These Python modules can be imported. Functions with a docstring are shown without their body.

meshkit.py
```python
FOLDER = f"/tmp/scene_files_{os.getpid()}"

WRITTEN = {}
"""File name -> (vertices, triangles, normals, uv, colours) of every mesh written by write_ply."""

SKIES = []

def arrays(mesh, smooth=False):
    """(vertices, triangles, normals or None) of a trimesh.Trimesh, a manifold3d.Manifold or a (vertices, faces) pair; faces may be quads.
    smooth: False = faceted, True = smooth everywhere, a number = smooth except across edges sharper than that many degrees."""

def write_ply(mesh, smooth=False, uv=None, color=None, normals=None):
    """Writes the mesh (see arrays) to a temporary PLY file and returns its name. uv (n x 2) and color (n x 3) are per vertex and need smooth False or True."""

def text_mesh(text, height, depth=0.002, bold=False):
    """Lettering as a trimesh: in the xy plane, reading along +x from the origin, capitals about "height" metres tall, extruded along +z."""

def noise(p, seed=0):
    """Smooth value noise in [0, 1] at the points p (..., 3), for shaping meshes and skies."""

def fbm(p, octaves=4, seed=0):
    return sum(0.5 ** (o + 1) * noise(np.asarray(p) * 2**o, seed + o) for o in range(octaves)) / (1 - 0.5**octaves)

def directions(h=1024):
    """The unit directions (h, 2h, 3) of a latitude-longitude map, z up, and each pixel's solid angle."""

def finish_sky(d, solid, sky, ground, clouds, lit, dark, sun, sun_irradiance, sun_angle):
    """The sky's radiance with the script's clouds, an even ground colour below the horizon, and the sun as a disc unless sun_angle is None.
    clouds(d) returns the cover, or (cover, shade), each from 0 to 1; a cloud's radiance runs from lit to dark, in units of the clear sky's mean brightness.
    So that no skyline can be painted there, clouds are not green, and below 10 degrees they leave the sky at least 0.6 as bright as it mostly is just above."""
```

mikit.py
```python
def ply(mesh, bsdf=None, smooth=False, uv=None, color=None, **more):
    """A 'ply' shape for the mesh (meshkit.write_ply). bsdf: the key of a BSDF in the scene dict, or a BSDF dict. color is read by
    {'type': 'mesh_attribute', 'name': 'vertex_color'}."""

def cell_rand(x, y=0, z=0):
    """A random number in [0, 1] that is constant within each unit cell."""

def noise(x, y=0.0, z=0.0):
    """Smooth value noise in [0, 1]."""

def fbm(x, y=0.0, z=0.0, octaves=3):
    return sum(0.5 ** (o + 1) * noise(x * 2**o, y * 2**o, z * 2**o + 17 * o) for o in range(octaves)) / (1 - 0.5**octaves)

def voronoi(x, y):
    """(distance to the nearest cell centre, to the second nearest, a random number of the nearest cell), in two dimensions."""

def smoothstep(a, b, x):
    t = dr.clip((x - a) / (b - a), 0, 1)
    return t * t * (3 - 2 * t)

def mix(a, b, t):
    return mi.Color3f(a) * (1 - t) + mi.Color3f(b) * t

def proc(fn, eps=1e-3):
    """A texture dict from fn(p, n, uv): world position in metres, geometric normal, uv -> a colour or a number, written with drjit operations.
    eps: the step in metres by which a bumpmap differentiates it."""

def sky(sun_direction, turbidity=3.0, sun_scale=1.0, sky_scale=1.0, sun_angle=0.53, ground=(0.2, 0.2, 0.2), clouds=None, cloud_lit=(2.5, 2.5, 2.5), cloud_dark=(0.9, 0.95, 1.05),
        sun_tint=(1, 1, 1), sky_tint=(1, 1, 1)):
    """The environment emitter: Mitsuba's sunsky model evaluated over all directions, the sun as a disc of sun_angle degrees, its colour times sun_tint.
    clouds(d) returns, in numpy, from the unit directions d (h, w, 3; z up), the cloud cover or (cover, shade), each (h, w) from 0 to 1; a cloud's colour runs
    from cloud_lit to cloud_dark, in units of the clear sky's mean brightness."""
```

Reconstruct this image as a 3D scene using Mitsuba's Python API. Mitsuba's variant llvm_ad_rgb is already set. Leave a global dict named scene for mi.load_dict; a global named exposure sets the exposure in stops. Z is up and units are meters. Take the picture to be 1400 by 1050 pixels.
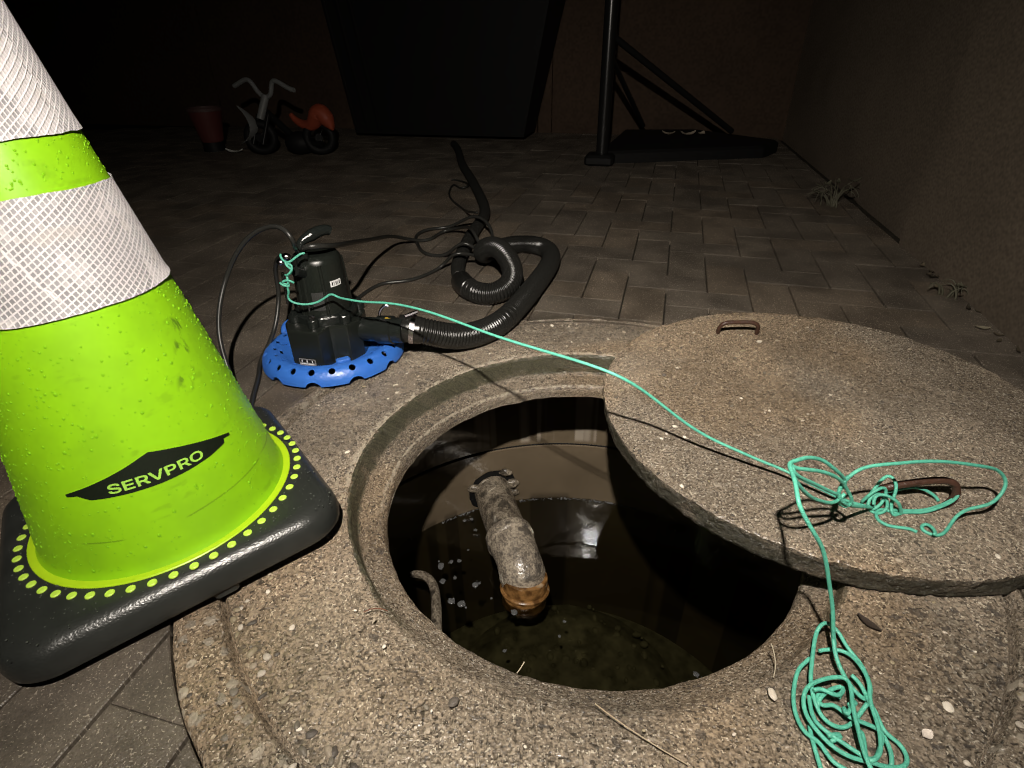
import math, random
import numpy as np, trimesh, manifold3d, shapely
import drjit as dr
import mitsuba as mi
import mikit, meshkit
from mikit import proc, noise, fbm, voronoi, cell_rand, smoothstep, mix
from shapely.geometry import Polygon, Point, box
from scipy.interpolate import CubicSpline

T = mi.ScalarTransform4f
scene, labels = {}, {}
rng = np.random.default_rng(7)

# ------------------------------------------------------------------ camera, sky, lamp, exposure
PITCH, ROLL, CAM_H, FOCAL = 0.55507, -0.01712, 0.555, 772.0
_r = np.array([math.cos(ROLL), math.sin(ROLL) * math.sin(PITCH), math.sin(ROLL) * math.cos(PITCH)])
_u = np.array([-math.sin(ROLL), math.cos(ROLL) * math.sin(PITCH), math.cos(ROLL) * math.cos(PITCH)])
_f = np.array([0, math.cos(PITCH), -math.sin(PITCH)])
_m = np.eye(4); _m[:3, 0] = -_r; _m[:3, 1] = _u; _m[:3, 2] = _f; _m[:3, 3] = (0, 0, CAM_H)
scene['camera'] = {'type': 'perspective', 'to_world': T(_m), 'fov': math.degrees(2 * math.atan(700 / FOCAL)), 'fov_axis': 'x', 'near_clip': 0.02, 'far_clip': 300.0}
# a wet night: next to no sky light
scene['sky'] = mikit.sky((0.2, 0.4, 0.85), turbidity=6, sun_scale=0.0, sky_scale=0.026, sky_tint=(0.84, 0.84, 0.50), ground=(0.05, 0.05, 0.05))
# the head torch worn by whoever holds the camera, a little above it
LAMP = np.array([-0.055, -0.055, 0.97])
# (seven small LEDs in a round reflector, so that shadows soften with distance)
for k in range(7):
    o = LAMP + (np.zeros(3) if k == 0 else 0.009 * np.array([math.cos(k * math.pi / 3), 0.72 * math.sin(k * math.pi / 3), 0.69 * math.sin(k * math.pi / 3)]))
    scene[f'head_torch_led_{k}'] = {'type': 'spot', 'to_world': T().look_at(origin=o.tolist(), target=[0.07, 1.02, 0.0], up=[0, 0, 1]),
                                    'intensity': {'type': 'rgb', 'value': [12.2 / 7, 11.15 / 7, 9.85 / 7]}, 'cutoff_angle': 55.0, 'beam_width': 8.0}
exposure = 0.08

# ------------------------------------------------------------------ helpers
def add(key, mesh, bsdf, smooth=False, uv=None, color=None, **lab):
    """One entry of the scene; a key that is taken gets the next number."""
    base, n = key, 0
    while key in scene:
        n += 1; key = f'{base}_{n:03d}'
    scene[key] = mikit.ply(mesh, bsdf, smooth=smooth, uv=uv, color=color)
    if lab: labels[key] = lab
    return key

def tag(key, **lab): labels[key] = lab

def cat(*ms): return trimesh.util.concatenate([m for m in ms if m is not None])

def spline(pts, step=0.006, closed=False):
    p = np.asarray(pts, float)
    t = np.r_[0, np.cumsum(np.sqrt(np.linalg.norm(np.diff(p, axis=0), axis=1)) + 1e-6)]
    cs = CubicSpline(t, p)
    d = cs(np.linspace(0, t[-1], 40 * len(p)))
    s = np.r_[0, np.cumsum(np.linalg.norm(np.diff(d, axis=0), axis=1))]
    q = np.linspace(0, s[-1], max(3, int(s[-1] / step) + 1))
    return np.stack([np.interp(q, s, d[:, k]) for k in range(3)], 1)

def sweep(p, radius, sides=10, cap=True):
    """A tube along the dense polyline p with parallel transported frames; radius a number or one per point."""
    p = np.asarray(p, float); n = len(p)
    t = np.gradient(p, axis=0); t /= np.linalg.norm(t, axis=1, keepdims=True) + 1e-12
    a = np.zeros_like(p); v = np.cross(t[0], [0.13, 0.2, 0.97]); v /= np.linalg.norm(v)
    for i in range(n):
        v = v - t[i] * (v @ t[i]); v /= np.linalg.norm(v); a[i] = v
    b = np.cross(t, a); r = np.broadcast_to(radius, (n,))
    ang = np.arange(sides) * 2 * np.pi / sides
    V = p[:, None] + r[:, None, None] * (np.cos(ang)[None, :, None] * a[:, None] + np.sin(ang)[None, :, None] * b[:, None])
    V = V.reshape(-1, 3)
    i, j = np.meshgrid(np.arange(n - 1), np.arange(sides), indexing='ij')
    q = np.stack([i * sides + j, i * sides + (j + 1) % sides, (i + 1) * sides + (j + 1) % sides, (i + 1) * sides + j], -1).reshape(-1, 4)
    F = np.vstack([q[:, [0, 1, 2]], q[:, [0, 2, 3]]])
    if cap:
        k = len(V); V = np.vstack([V, p[0], p[-1]]); j = np.arange(sides); e = (n - 1) * sides
        F = np.vstack([F, np.stack([(j + 1) % sides, j, j * 0 + k], 1), np.stack([e + j, e + (j + 1) % sides, j * 0 + k + 1], 1)])
    return trimesh.Trimesh(V, F, process=False)

def revolve(profile, n=64, center=(0, 0, 0)):
    m = trimesh.creation.revolve(np.asarray(profile, float), sections=n)
    m.apply_translation(center); return m

def bx(cx, cy, cz, sx, sy, sz, rz=0.0, r=0.0):
    """A box with its upright edges and rims chamfered by r."""
    if r <= 0:
        m = trimesh.creation.box((sx, sy, sz))
    else:
        pts = []
        for z, ins in ((-sz / 2, r), (-sz / 2 + r, 0), (sz / 2 - r, 0), (sz / 2, r)):
            hx, hy = sx / 2 - ins, sy / 2 - ins
            for a, b in ((hx - r, hy), (hx, hy - r)):
                for s1 in (-1, 1):
                    for s2 in (-1, 1): pts.append((s1 * a, s2 * b, z))
        m = trimesh.convex.convex_hull(np.array(pts))
    m.apply_transform(trimesh.transformations.rotation_matrix(rz, [0, 0, 1])); m.apply_translation((cx, cy, cz)); return m

def rod(a, b, r, sides=12):
    a, b = np.asarray(a, float), np.asarray(b, float)
    return sweep(np.stack([a + (b - a) * k for k in (0, .5, 1)]), r, sides)

def man(m): return manifold3d.Manifold(manifold3d.Mesh(np.asarray(m.vertices, np.float32), np.asarray(m.faces, np.uint32)))
def tri(m):
    k = m.to_mesh(); return trimesh.Trimesh(k.vert_properties[:, :3], k.tri_verts, process=False)

def grid_mesh(V, closed_cols=True, flip=False):
    """V (rows, cols, 3) -> mesh; the columns close on themselves."""
    R, C = V.shape[:2]
    i, j = np.meshgrid(np.arange(R - 1), np.arange(C if closed_cols else C - 1), indexing='ij')
    q = np.stack([i * C + j, i * C + (j + 1) % C, (i + 1) * C + (j + 1) % C, (i + 1) * C + j], -1).reshape(-1, 4)
    if flip: q = q[:, ::-1]
    return trimesh.Trimesh(V.reshape(-1, 3), np.vstack([q[:, [0, 1, 2]], q[:, [0, 2, 3]]]), process=False)

def ico(n=1): return trimesh.creation.icosphere(subdivisions=n)

# ------------------------------------------------------------------ materials
def tw(b): return {'type': 'twosided', 'bsdf': b}
def pr(color, rough, spec=0.5, **k):
    c = color if isinstance(color, dict) else {'type': 'rgb', 'value': list(color)}
    r = rough if isinstance(rough, dict) else float(rough)
    return {'type': 'principled', 'base_color': c, 'roughness': r, 'specular': spec, **k}
def bump(b, fn, scale, eps=5e-4): return {'type': 'bumpmap', 'texture': proc(fn, eps), 'scale': scale, 'bsdf': b}

def flat(p):            # a pair of coordinates that also varies down upright faces
    return p.x + 0.61 * p.z, p.y + 0.73 * p.z

def n3(p, s, o=0.0): return noise(p.x / s + o, p.y / s + 0.7 * o, p.z / s)
def concrete_color(p, n, uv):
    sand = n3(p, 0.0012)
    mid = n3(p, 0.0022, 31.0)
    c = mix((0.074, 0.060, 0.045), (0.262, 0.214, 0.160), smoothstep(0.15, 0.85, 0.40 * sand + 0.60 * mid))
    c = mix(c, (0.024, 0.020, 0.015), 0.85 * smoothstep(0.63, 0.76, 0.72 * n3(p, 0.0026, 11.0) + 0.28 * sand))
    c = mix(c, (0.45, 0.40, 0.32), 0.85 * smoothstep(0.655, 0.76, 0.66 * n3(p, 0.0020, 57.0) + 0.34 * n3(p, 0.0011, 3.0)))
    st_ = n3(p, 0.0070, 23.0)
    c = mix(c, mix((0.16, 0.135, 0.10), (0.33, 0.285, 0.22), n3(p, 0.011, 71.0)), 0.6 * smoothstep(0.83, 0.87, st_ + 0.06 * sand))
    c = mix(c, (0.055, 0.048, 0.042), 0.7 * smoothstep(0.19, 0.15, st_ + 0.05 * sand))
    stain = fbm(p.x * 9.0, p.y * 9.0, 0.0, 4)
    c = c * (0.80 + 0.36 * smoothstep(0.25, 0.75, stain))
    return mix(c, c * mi.Color3f(1.06, 0.98, 0.88), smoothstep(0.45, 0.7, fbm(p.x * 5.0 + 3, p.y * 5.0, 0.0, 2)))
def concrete_height(p, n, uv):
    return 0.7 * n3(p, 0.0022, 5.0) + 1.0 * smoothstep(0.60, 0.78, n3(p, 0.0020, 57.0)) - 1.3 * smoothstep(0.62, 0.82, n3(p, 0.0029, 11.0)) + 1.6 * smoothstep(0.74, 0.88, n3(p, 0.0070, 23.0))
def wet_rough(p, n, uv):
    return 0.17 + 0.42 * n3(p, 0.0023, 9.0)
scene['mat_concrete'] = tw(bump(pr(proc(concrete_color), proc(wet_rough), 0.6), concrete_height, 0.00125, 4e-4))

def collar_color(p, n, uv):
    c = concrete_color(p, n, uv)
    r = dr.sqrt(dr.square(p.x - 0.114) + dr.square(p.y - 0.654))
    worn = smoothstep(0.3660, 0.3590, r + 0.007 * (n3(p, 0.012) - 0.5)) * smoothstep(-0.15, 0.0, p.y - 0.654)
    c = mix(c, (0.40, 0.355, 0.28), 0.55 * worn * smoothstep(0.35, 0.55, n3(p, 0.0045, 2.0)))
    groove_tone = smoothstep(0.506, 0.498, r) * smoothstep(0.475, 0.496, r)  # patchy ring, slightly darker, just inside the groove
    return c * (1 - 0.25 * groove_tone * noise(p.x * 40, p.y * 40))
scene['mat_collar'] = tw(bump(pr(proc(collar_color), proc(wet_rough), 0.6), concrete_height, 0.00125, 4e-4))
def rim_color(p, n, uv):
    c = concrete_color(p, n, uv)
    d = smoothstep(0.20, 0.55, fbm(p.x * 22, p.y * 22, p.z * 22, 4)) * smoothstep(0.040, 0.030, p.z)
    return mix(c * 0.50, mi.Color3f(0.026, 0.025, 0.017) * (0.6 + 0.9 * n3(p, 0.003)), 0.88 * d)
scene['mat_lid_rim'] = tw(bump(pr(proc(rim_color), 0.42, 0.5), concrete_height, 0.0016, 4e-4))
def moss_color(p, n, uv):
    a, b = flat(p)
    c = concrete_color(p, n, uv) * 0.78
    r = dr.sqrt(dr.square(p.x - 0.114) + dr.square(p.y - 0.654))
    m = smoothstep(0.3405, 0.347, r + 0.008 * (fbm(a * 40, b * 40, 2.0, 3) - 0.5)) * (1 - smoothstep(0.3535, 0.3565, r + 0.006 * (noise(a * 130, b * 130) - 0.5))) * smoothstep(-0.30, -0.16, p.y - 0.654)
    m = m * smoothstep(0.05, 0.40, fbm(a * 24, b * 24, p.z * 14, 4))
    lip = smoothstep(0.0030, 0.0008, dr.abs(r - 0.3145 + 0.003 * (noise(a * 90, b * 90) - 0.5))) * smoothstep(-0.1, 0.05, p.y - 0.654)
    c = mix(c, (0.34, 0.30, 0.235), 0.55 * lip * smoothstep(0.3, 0.5, n3(p, 0.004)))
    return mix(c, mi.Color3f(0.034, 0.035, 0.019) * (0.5 + 1.0 * noise(a * 420, b * 420)), 0.85 * m)
scene['mat_seat'] = tw(bump(pr(proc(moss_color), 0.40, 0.5), concrete_height, 0.0013, 4e-4))

def band_color(p, n, uv):
    d2, e2, r2 = voronoi(p.x / 0.017, p.y / 0.017)
    c = concrete_color(p, n, uv) * 0.85
    s = mix((0.05, 0.045, 0.04), (0.32, 0.28, 0.22), r2 * r2)
    return mix(c, s, 0.8 * smoothstep(0.62, 0.65, r2) * (1 - smoothstep(0.26, 0.38, d2 + 0.3 * (noise(p.x * 300, p.y * 300) - 0.5))))
def band_height(p, n, uv):
    d2, e2, r2 = voronoi(p.x / 0.017, p.y / 0.017)
    return 0.6 * concrete_height(p, n, uv) + 2.4 * smoothstep(0.62, 0.65, r2) * dr.maximum(0, 0.40 - d2)
scene['mat_band'] = tw(bump(pr(proc(band_color), 0.38, 0.5), band_height, 0.0018, 4e-4))

def paver_fn(tone):
    def color(p, n, uv):
        sand = noise(p.x / 0.0012, p.y / 0.0012)
        c = mix((0.050, 0.042, 0.034), (0.122, 0.103, 0.082), 0.2 + 0.55 * sand + 0.25 * noise(p.x / 0.004, p.y / 0.004))
        c = mix(c, (0.30, 0.26, 0.21), 0.8 * smoothstep(0.80, 0.90, noise(p.x / 0.0015 + 5, p.y / 0.0015)))
        c = c * (0.66 + 0.50 * smoothstep(0.2, 0.8, fbm(p.x * 12, p.y * 12, 0.0, 4)))
        return c * mi.Color3f(tone)
    return color
def paver_height(p, n, uv):
    d1, e1, r1 = voronoi(p.x / 0.0022, p.y / 0.0022)
    return (1 - d1 * d1) * (0.3 + 0.7 * r1) + 1.5 * fbm(p.x * 60, p.y * 60, 0.0, 2)
for i, tone in enumerate(((0.97, 0.97, 0.96), (0.90, 0.90, 0.90), (1.03, 0.99, 0.94))):
    scene[f'mat_paver_{i}'] = tw(bump(pr(proc(paver_fn(tone)), 0.42, 0.4), paver_height, 0.0011, 4e-4))
scene['mat_soil'] = tw(pr(proc(lambda p, n, uv: mix((0.010, 0.009, 0.007), (0.035, 0.030, 0.022), fbm(p.x * 90, p.y * 90))), 0.8, 0.2))

def tank_color(p, n, uv):
    ang = dr.atan2(p.y - 0.654, p.x - 0.114) * 0.61
    c = mix((0.092, 0.071, 0.047), (0.140, 0.109, 0.073), fbm(ang * 9, p.z * 9, 0.0, 4))
    streak = smoothstep(0.42, 0.62, noise(ang * 30, p.z * 1.5) * 0.6 + 0.4 * noise(ang * 95, p.z * 2.0)) * smoothstep(-0.425, -0.41, p.z)
    c = mix(c, (0.33, 0.29, 0.24), 0.75 * streak)
    return c * (1 - 0.55 * smoothstep(0.03, 0.0, p.z + 0.633) * smoothstep(0.4, 0.6, noise(ang * 30, 1.0)))
scene['mat_tank'] = tw(bump(pr(proc(tank_color), 0.075, 1.0, clearcoat=0.6, clearcoat_gloss=0.95), lambda p, n, uv: fbm(p.x * 60, p.y * 60, p.z * 60, 3), 0.00020, 8e-4))
scene['mat_sediment'] = tw(pr(proc(lambda p, n, uv: mix((0.05, 0.046, 0.03), (0.30, 0.28, 0.19), fbm(p.x * 40, p.y * 40, 0.0, 4))), 0.7, 0.2))
scene['mat_water'] = {'type': 'thindielectric', 'int_ior': 1.33, 'ext_ior': 1.0, 'specular_transmittance': {'type': 'rgb', 'value': [0.34, 0.335, 0.265]}}
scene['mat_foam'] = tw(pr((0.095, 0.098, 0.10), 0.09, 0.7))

# traffic cone
def cone_dirt(p, n, uv):
    g = mi.Color3f(0.185, 0.410, 0.006)
    k = uv.x + 0.020 - 0.55 * (uv.y - 0.225)
    scuff = smoothstep(0.50, 0.66, fbm(uv.x * 150, uv.y * 60, 0.0, 4)) * smoothstep(0.017, 0.006, dr.abs(k)) * smoothstep(0.165, 0.185, uv.y) * smoothstep(0.272, 0.262, uv.y)
    scuff = dr.maximum(scuff, 0.22 * smoothstep(0.70, 0.85, fbm(uv.x * 40 + 7, uv.y * 90, 4.0, 4)))
    line = smoothstep(0.0012, 0.0004, dr.abs(uv.y - 0.040 - 0.010 * noise(uv.x * 14, 3.0))) * smoothstep(0.45, 0.6, noise(uv.x * 22, 9.0))
    haze = smoothstep(0.4, 0.8, fbm(uv.x * 20, uv.y * 20, 5.0, 4))
    g = mix(g, mi.Color3f(0.145, 0.320, 0.008), 0.5 * haze)
    return mix(g, mi.Color3f(0.035, 0.075, 0.008), dr.maximum(0.85 * scuff, 0.45 * line))
scene['mat_cone'] = tw(pr(proc(cone_dirt), 0.38, 0.4))
scene['mat_cone_rim'] = tw(pr((0.30, 0.47, 0.010), 0.40, 0.4))
scene['mat_dot'] = tw(pr((0.38, 0.57, 0.06), 0.45, 0.4))
scene['mat_drop'] = tw(pr((0.150, 0.36, 0.008), 0.08, 0.7))
scene['mat_drop_clear'] = tw(pr((0.05, 0.055, 0.05), 0.08, 0.6))
def rubber_height(p, n, uv): return fbm(p.x * 620, p.y * 620, p.z * 620, 2)
scene['mat_rubber'] = tw(bump(pr(proc(lambda p, n, uv: mix((0.012, 0.013, 0.012), (0.024, 0.026, 0.024), fbm(p.x * 25, p.y * 25, p.z * 25))), 0.31, 0.45), rubber_height, 0.00036, 5e-4))
scene['mat_print'] = tw(pr((0.004, 0.007, 0.003), 0.55, 0.25))
scene['mat_letter'] = tw(pr((0.24, 0.46, 0.06), 0.45, 0.3))
def cells(uv):
    a, b = 0.94 * uv.x + 0.36 * uv.y, -0.42 * uv.x + 0.91 * uv.y
    a, b = a / 0.0056, b / 0.0056
    fa, fb = a - dr.floor(a), b - dr.floor(b)
    edge = dr.minimum(dr.minimum(fa, 1 - fa), dr.minimum(fb, 1 - fb))
    return edge, cell_rand(dr.floor(a), dr.floor(b)), cell_rand(dr.floor(a), dr.floor(b), 5)
def tape_color(p, n, uv):
    edge, r, r2 = cells(uv)
    big = fbm(uv.x * 22, uv.y * 22, 2.0, 4)
    filled = smoothstep(0.44, 0.66, 0.80 * big + 0.22 * r)
    cell = mix(mi.Color3f(0.215, 0.21, 0.22) * (0.85 + 0.25 * r2), (0.43, 0.41, 0.415), filled)
    c = mix((0.57, 0.54, 0.545), cell, smoothstep(0.07, 0.20, edge))
    crease = smoothstep(0.0022, 0.0006, dr.abs(uv.x + 0.055 + 0.55 * (uv.y - 0.34) + 0.004 * noise(uv.y * 200))) * smoothstep(0.29, 0.30, uv.y) * smoothstep(0.372, 0.35, uv.y)
    c = mix(c, (0.60, 0.57, 0.57), crease)
    dirt = smoothstep(0.60, 0.8, fbm(uv.x * 12, uv.y * 40, 8.0, 4))
    return mix(c, (0.36, 0.33, 0.30), 0.5 * dirt)
def tape_height(p, n, uv):
    edge, r, r2 = cells(uv)
    return (1 - smoothstep(0.05, 0.18, edge)) + 0.4 * r2
scene['mat_tape'] = tw(bump(pr(proc(tape_color), 0.30, 0.5), tape_height, 0.0007, 4e-4))

# pump, hose, cords, rope
scene['mat_blue'] = tw(bump(pr(proc(lambda p, n, uv: mix((0.022, 0.110, 0.45), (0.034, 0.135, 0.46), fbm(p.x * 60, p.y * 60, p.z * 60))), 0.36, 0.5), lambda p, n, uv: fbm(p.x * 240, p.y * 240, p.z * 240, 2), 0.0005, 5e-4))
scene['mat_pump'] = tw({'type': 'roughplastic', 'diffuse_reflectance': {'type': 'rgb', 'value': [0.011, 0.013, 0.011]}, 'alpha': 0.13})
scene['mat_pump_wet'] = tw(bump({'type': 'roughplastic', 'diffuse_reflectance': {'type': 'rgb', 'value': [0.010, 0.012, 0.011]}, 'alpha': 0.09}, lambda p, n, uv: fbm(p.x * 160, p.y * 160, p.z * 160, 2), 0.0009, 5e-4))
scene['mat_hose'] = tw(bump({'type': 'roughplastic', 'diffuse_reflectance': {'type': 'rgb', 'value': [0.012, 0.012, 0.011]}, 'alpha': 0.105}, lambda p, n, uv: fbm(p.x * 260, p.y * 260, p.z * 260, 2), 0.00022, 5e-4))
scene['mat_cord'] = tw({'type': 'roughplastic', 'diffuse_reflectance': {'type': 'rgb', 'value': [0.022, 0.022, 0.020]}, 'alpha': 0.16})
scene['mat_steel'] = tw({'type': 'roughconductor', 'material': 'Cr', 'alpha': 0.16})
scene['mat_rope'] = tw(bump(pr(proc(lambda p, n, uv: mix((0.070, 0.325, 0.235), (0.110, 0.460, 0.330), n3(p, 0.0035)) * (0.8 + 0.3 * fbm(p.x * 30, p.y * 30, p.z * 30))), 0.45, 0.4), lambda p, n, uv: n3(p, 0.0011), 0.0006, 3e-4))
scene['mat_rust'] = tw(bump(pr(proc(lambda p, n, uv: mix((0.026, 0.013, 0.009), (0.072, 0.034, 0.022), fbm(p.x * 120, p.y * 120, p.z * 120))), 0.42, 0.5), lambda p, n, uv: fbm(p.x * 300, p.y * 300, p.z * 300, 2), 0.0012, 5e-4))
scene['mat_white_label'] = tw(pr((0.55, 0.55, 0.55), 0.4, 0.4))
scene['mat_grey_label'] = tw(pr((0.17, 0.17, 0.17), 0.4, 0.4))
scene['mat_sticker'] = tw(pr((0.030, 0.031, 0.030), 0.5, 0.3))
scene['mat_yellow'] = tw(pr((0.40, 0.27, 0.03), 0.45, 0.4))
def pvc_color(p, n, uv):
    c = mix((0.058, 0.047, 0.036), (0.24, 0.205, 0.157), smoothstep(0.25, 0.75, 0.6 * fbm(p.x * 40, p.y * 40, p.z * 40, 4) + 0.4 * n3(p, 0.0035)))
    vein = smoothstep(0.045, 0.015, dr.abs(fbm(p.x * 26 + 4, p.y * 26, p.z * 26, 3) - 0.5)) * smoothstep(0.56, 0.66, fbm(p.x * 18 + 1, p.y * 18, p.z * 18, 2))
    c = mix(c, (0.46, 0.42, 0.35), 0.8 * vein)
    return mix(c, (0.020, 0.017, 0.014), 0.8 * smoothstep(0.56, 0.70, fbm(p.x * 34 + 9, p.y * 34, p.z * 34, 4)))
def elbow_color(p, n, uv): return dr.minimum(pvc_color(p, n, uv) * 1.55 + 0.02, 0.6)
scene['mat_elbow'] = tw(bump(pr(proc(elbow_color), 0.26, 0.6), lambda p, n, uv: fbm(p.x * 150, p.y * 150, p.z * 150, 3), 0.0022, 6e-4))
scene['mat_pipe'] = tw(bump(pr(proc(pvc_color), 0.30, 0.5), lambda p, n, uv: fbm(p.x * 150, p.y * 150, p.z * 150, 3), 0.0026, 6e-4))
scene['mat_coupling'] = tw(bump(pr(proc(lambda p, n, uv: mix(mix((0.085, 0.040, 0.012), (0.27, 0.140, 0.048), smoothstep(0.3, 0.7, fbm(p.x * 60, p.y * 60, p.z * 60, 4))), (0.50, 0.40, 0.27), 0.8 * smoothstep(0.62, 0.72, fbm(p.x * 24, p.y * 24, p.z * 70, 3)))), 0.32, 0.5), lambda p, n, uv: fbm(p.x * 90, p.y * 90, p.z * 90, 3), 0.0010, 6e-4))

# back of the yard
def wall_color(p, n, uv):
    a = p.x + p.y
    c = mix((0.076, 0.061, 0.046), (0.150, 0.120, 0.090), fbm(p.x * 3, p.y * 3, p.z * 3, 4))
    return c * (0.75 + 0.5 * n3(p, 0.006))
scene['mat_wall'] = tw(bump(pr(proc(wall_color), 0.70, 0.3), lambda p, n, uv: fbm(p.x * 60, p.y * 60, p.z * 60, 4), 0.0022, 1e-3))
scene['mat_back_wall'] = tw(pr(proc(lambda p, n, uv: mix((0.040, 0.025, 0.016), (0.070, 0.044, 0.028), fbm(p.x * 4, p.y * 4, p.z * 3, 4)) * (0.8 + 0.4 * noise(p.x * 90, p.z * 90))), 0.8, 0.25))
scene['mat_black'] = tw(pr((0.006, 0.006, 0.006), 0.6, 0.2))
scene['mat_black_gloss'] = tw(pr((0.008, 0.008, 0.008), 0.25, 0.5))
scene['mat_orange'] = tw(pr((0.25, 0.050, 0.024), 0.5, 0.3))
scene['mat_red'] = tw(pr((0.085, 0.022, 0.019), 0.6, 0.3))
scene['mat_red_pale'] = tw(pr((0.075, 0.042, 0.038), 0.6, 0.3))
scene['mat_silver'] = tw(pr((0.17, 0.175, 0.17), 0.5, 0.4))
scene['mat_pale'] = tw(pr((0.52, 0.50, 0.46), 0.5, 0.4))
scene['mat_dry'] = tw(pr({'type': 'mesh_attribute', 'name': 'vertex_color'}, 0.6, 0.35))
scene['mat_weed'] = tw(pr((0.080, 0.076, 0.052), 0.6, 0.3))

# ------------------------------------------------------------------ the setting: ground, pavers, manhole, water
C0 = np.array([0.114, 0.654])            # axis of the manhole
CB = C0 + (-0.020, -0.030)               # its outer mortar band is poured a little off centre
R_HOLE, R_BAND, R_TANK, Z_WATER = 0.308, 0.530, 0.61, -0.633

def plate(poly, z):
    v, f = trimesh.creation.triangulate_polygon(poly, engine='earcut')
    m = trimesh.Trimesh(np.c_[v, np.full(len(v), z)], f, process=False)
    if m.face_normals[0, 2] < 0: m.invert()
    return m
ground = box(-70, -70, 70, 70).difference(Point(*C0).buffer(R_TANK + 0.02, quad_segs=48))
ground = ground.union(Point(*CB).buffer(R_BAND - 0.01, quad_segs=48).symmetric_difference(Point(*C0).buffer(R_TANK + 0.02, quad_segs=48)).difference(Point(*CB).buffer(R_BAND - 0.01, quad_segs=48)))
add('ground', plate(ground if ground.geom_type == 'Polygon' else max(ground.geoms, key=lambda g: g.area), -0.0115), 'mat_soil', kind='structure', label='dark soil bedding showing in the joints between the pavers')

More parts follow.
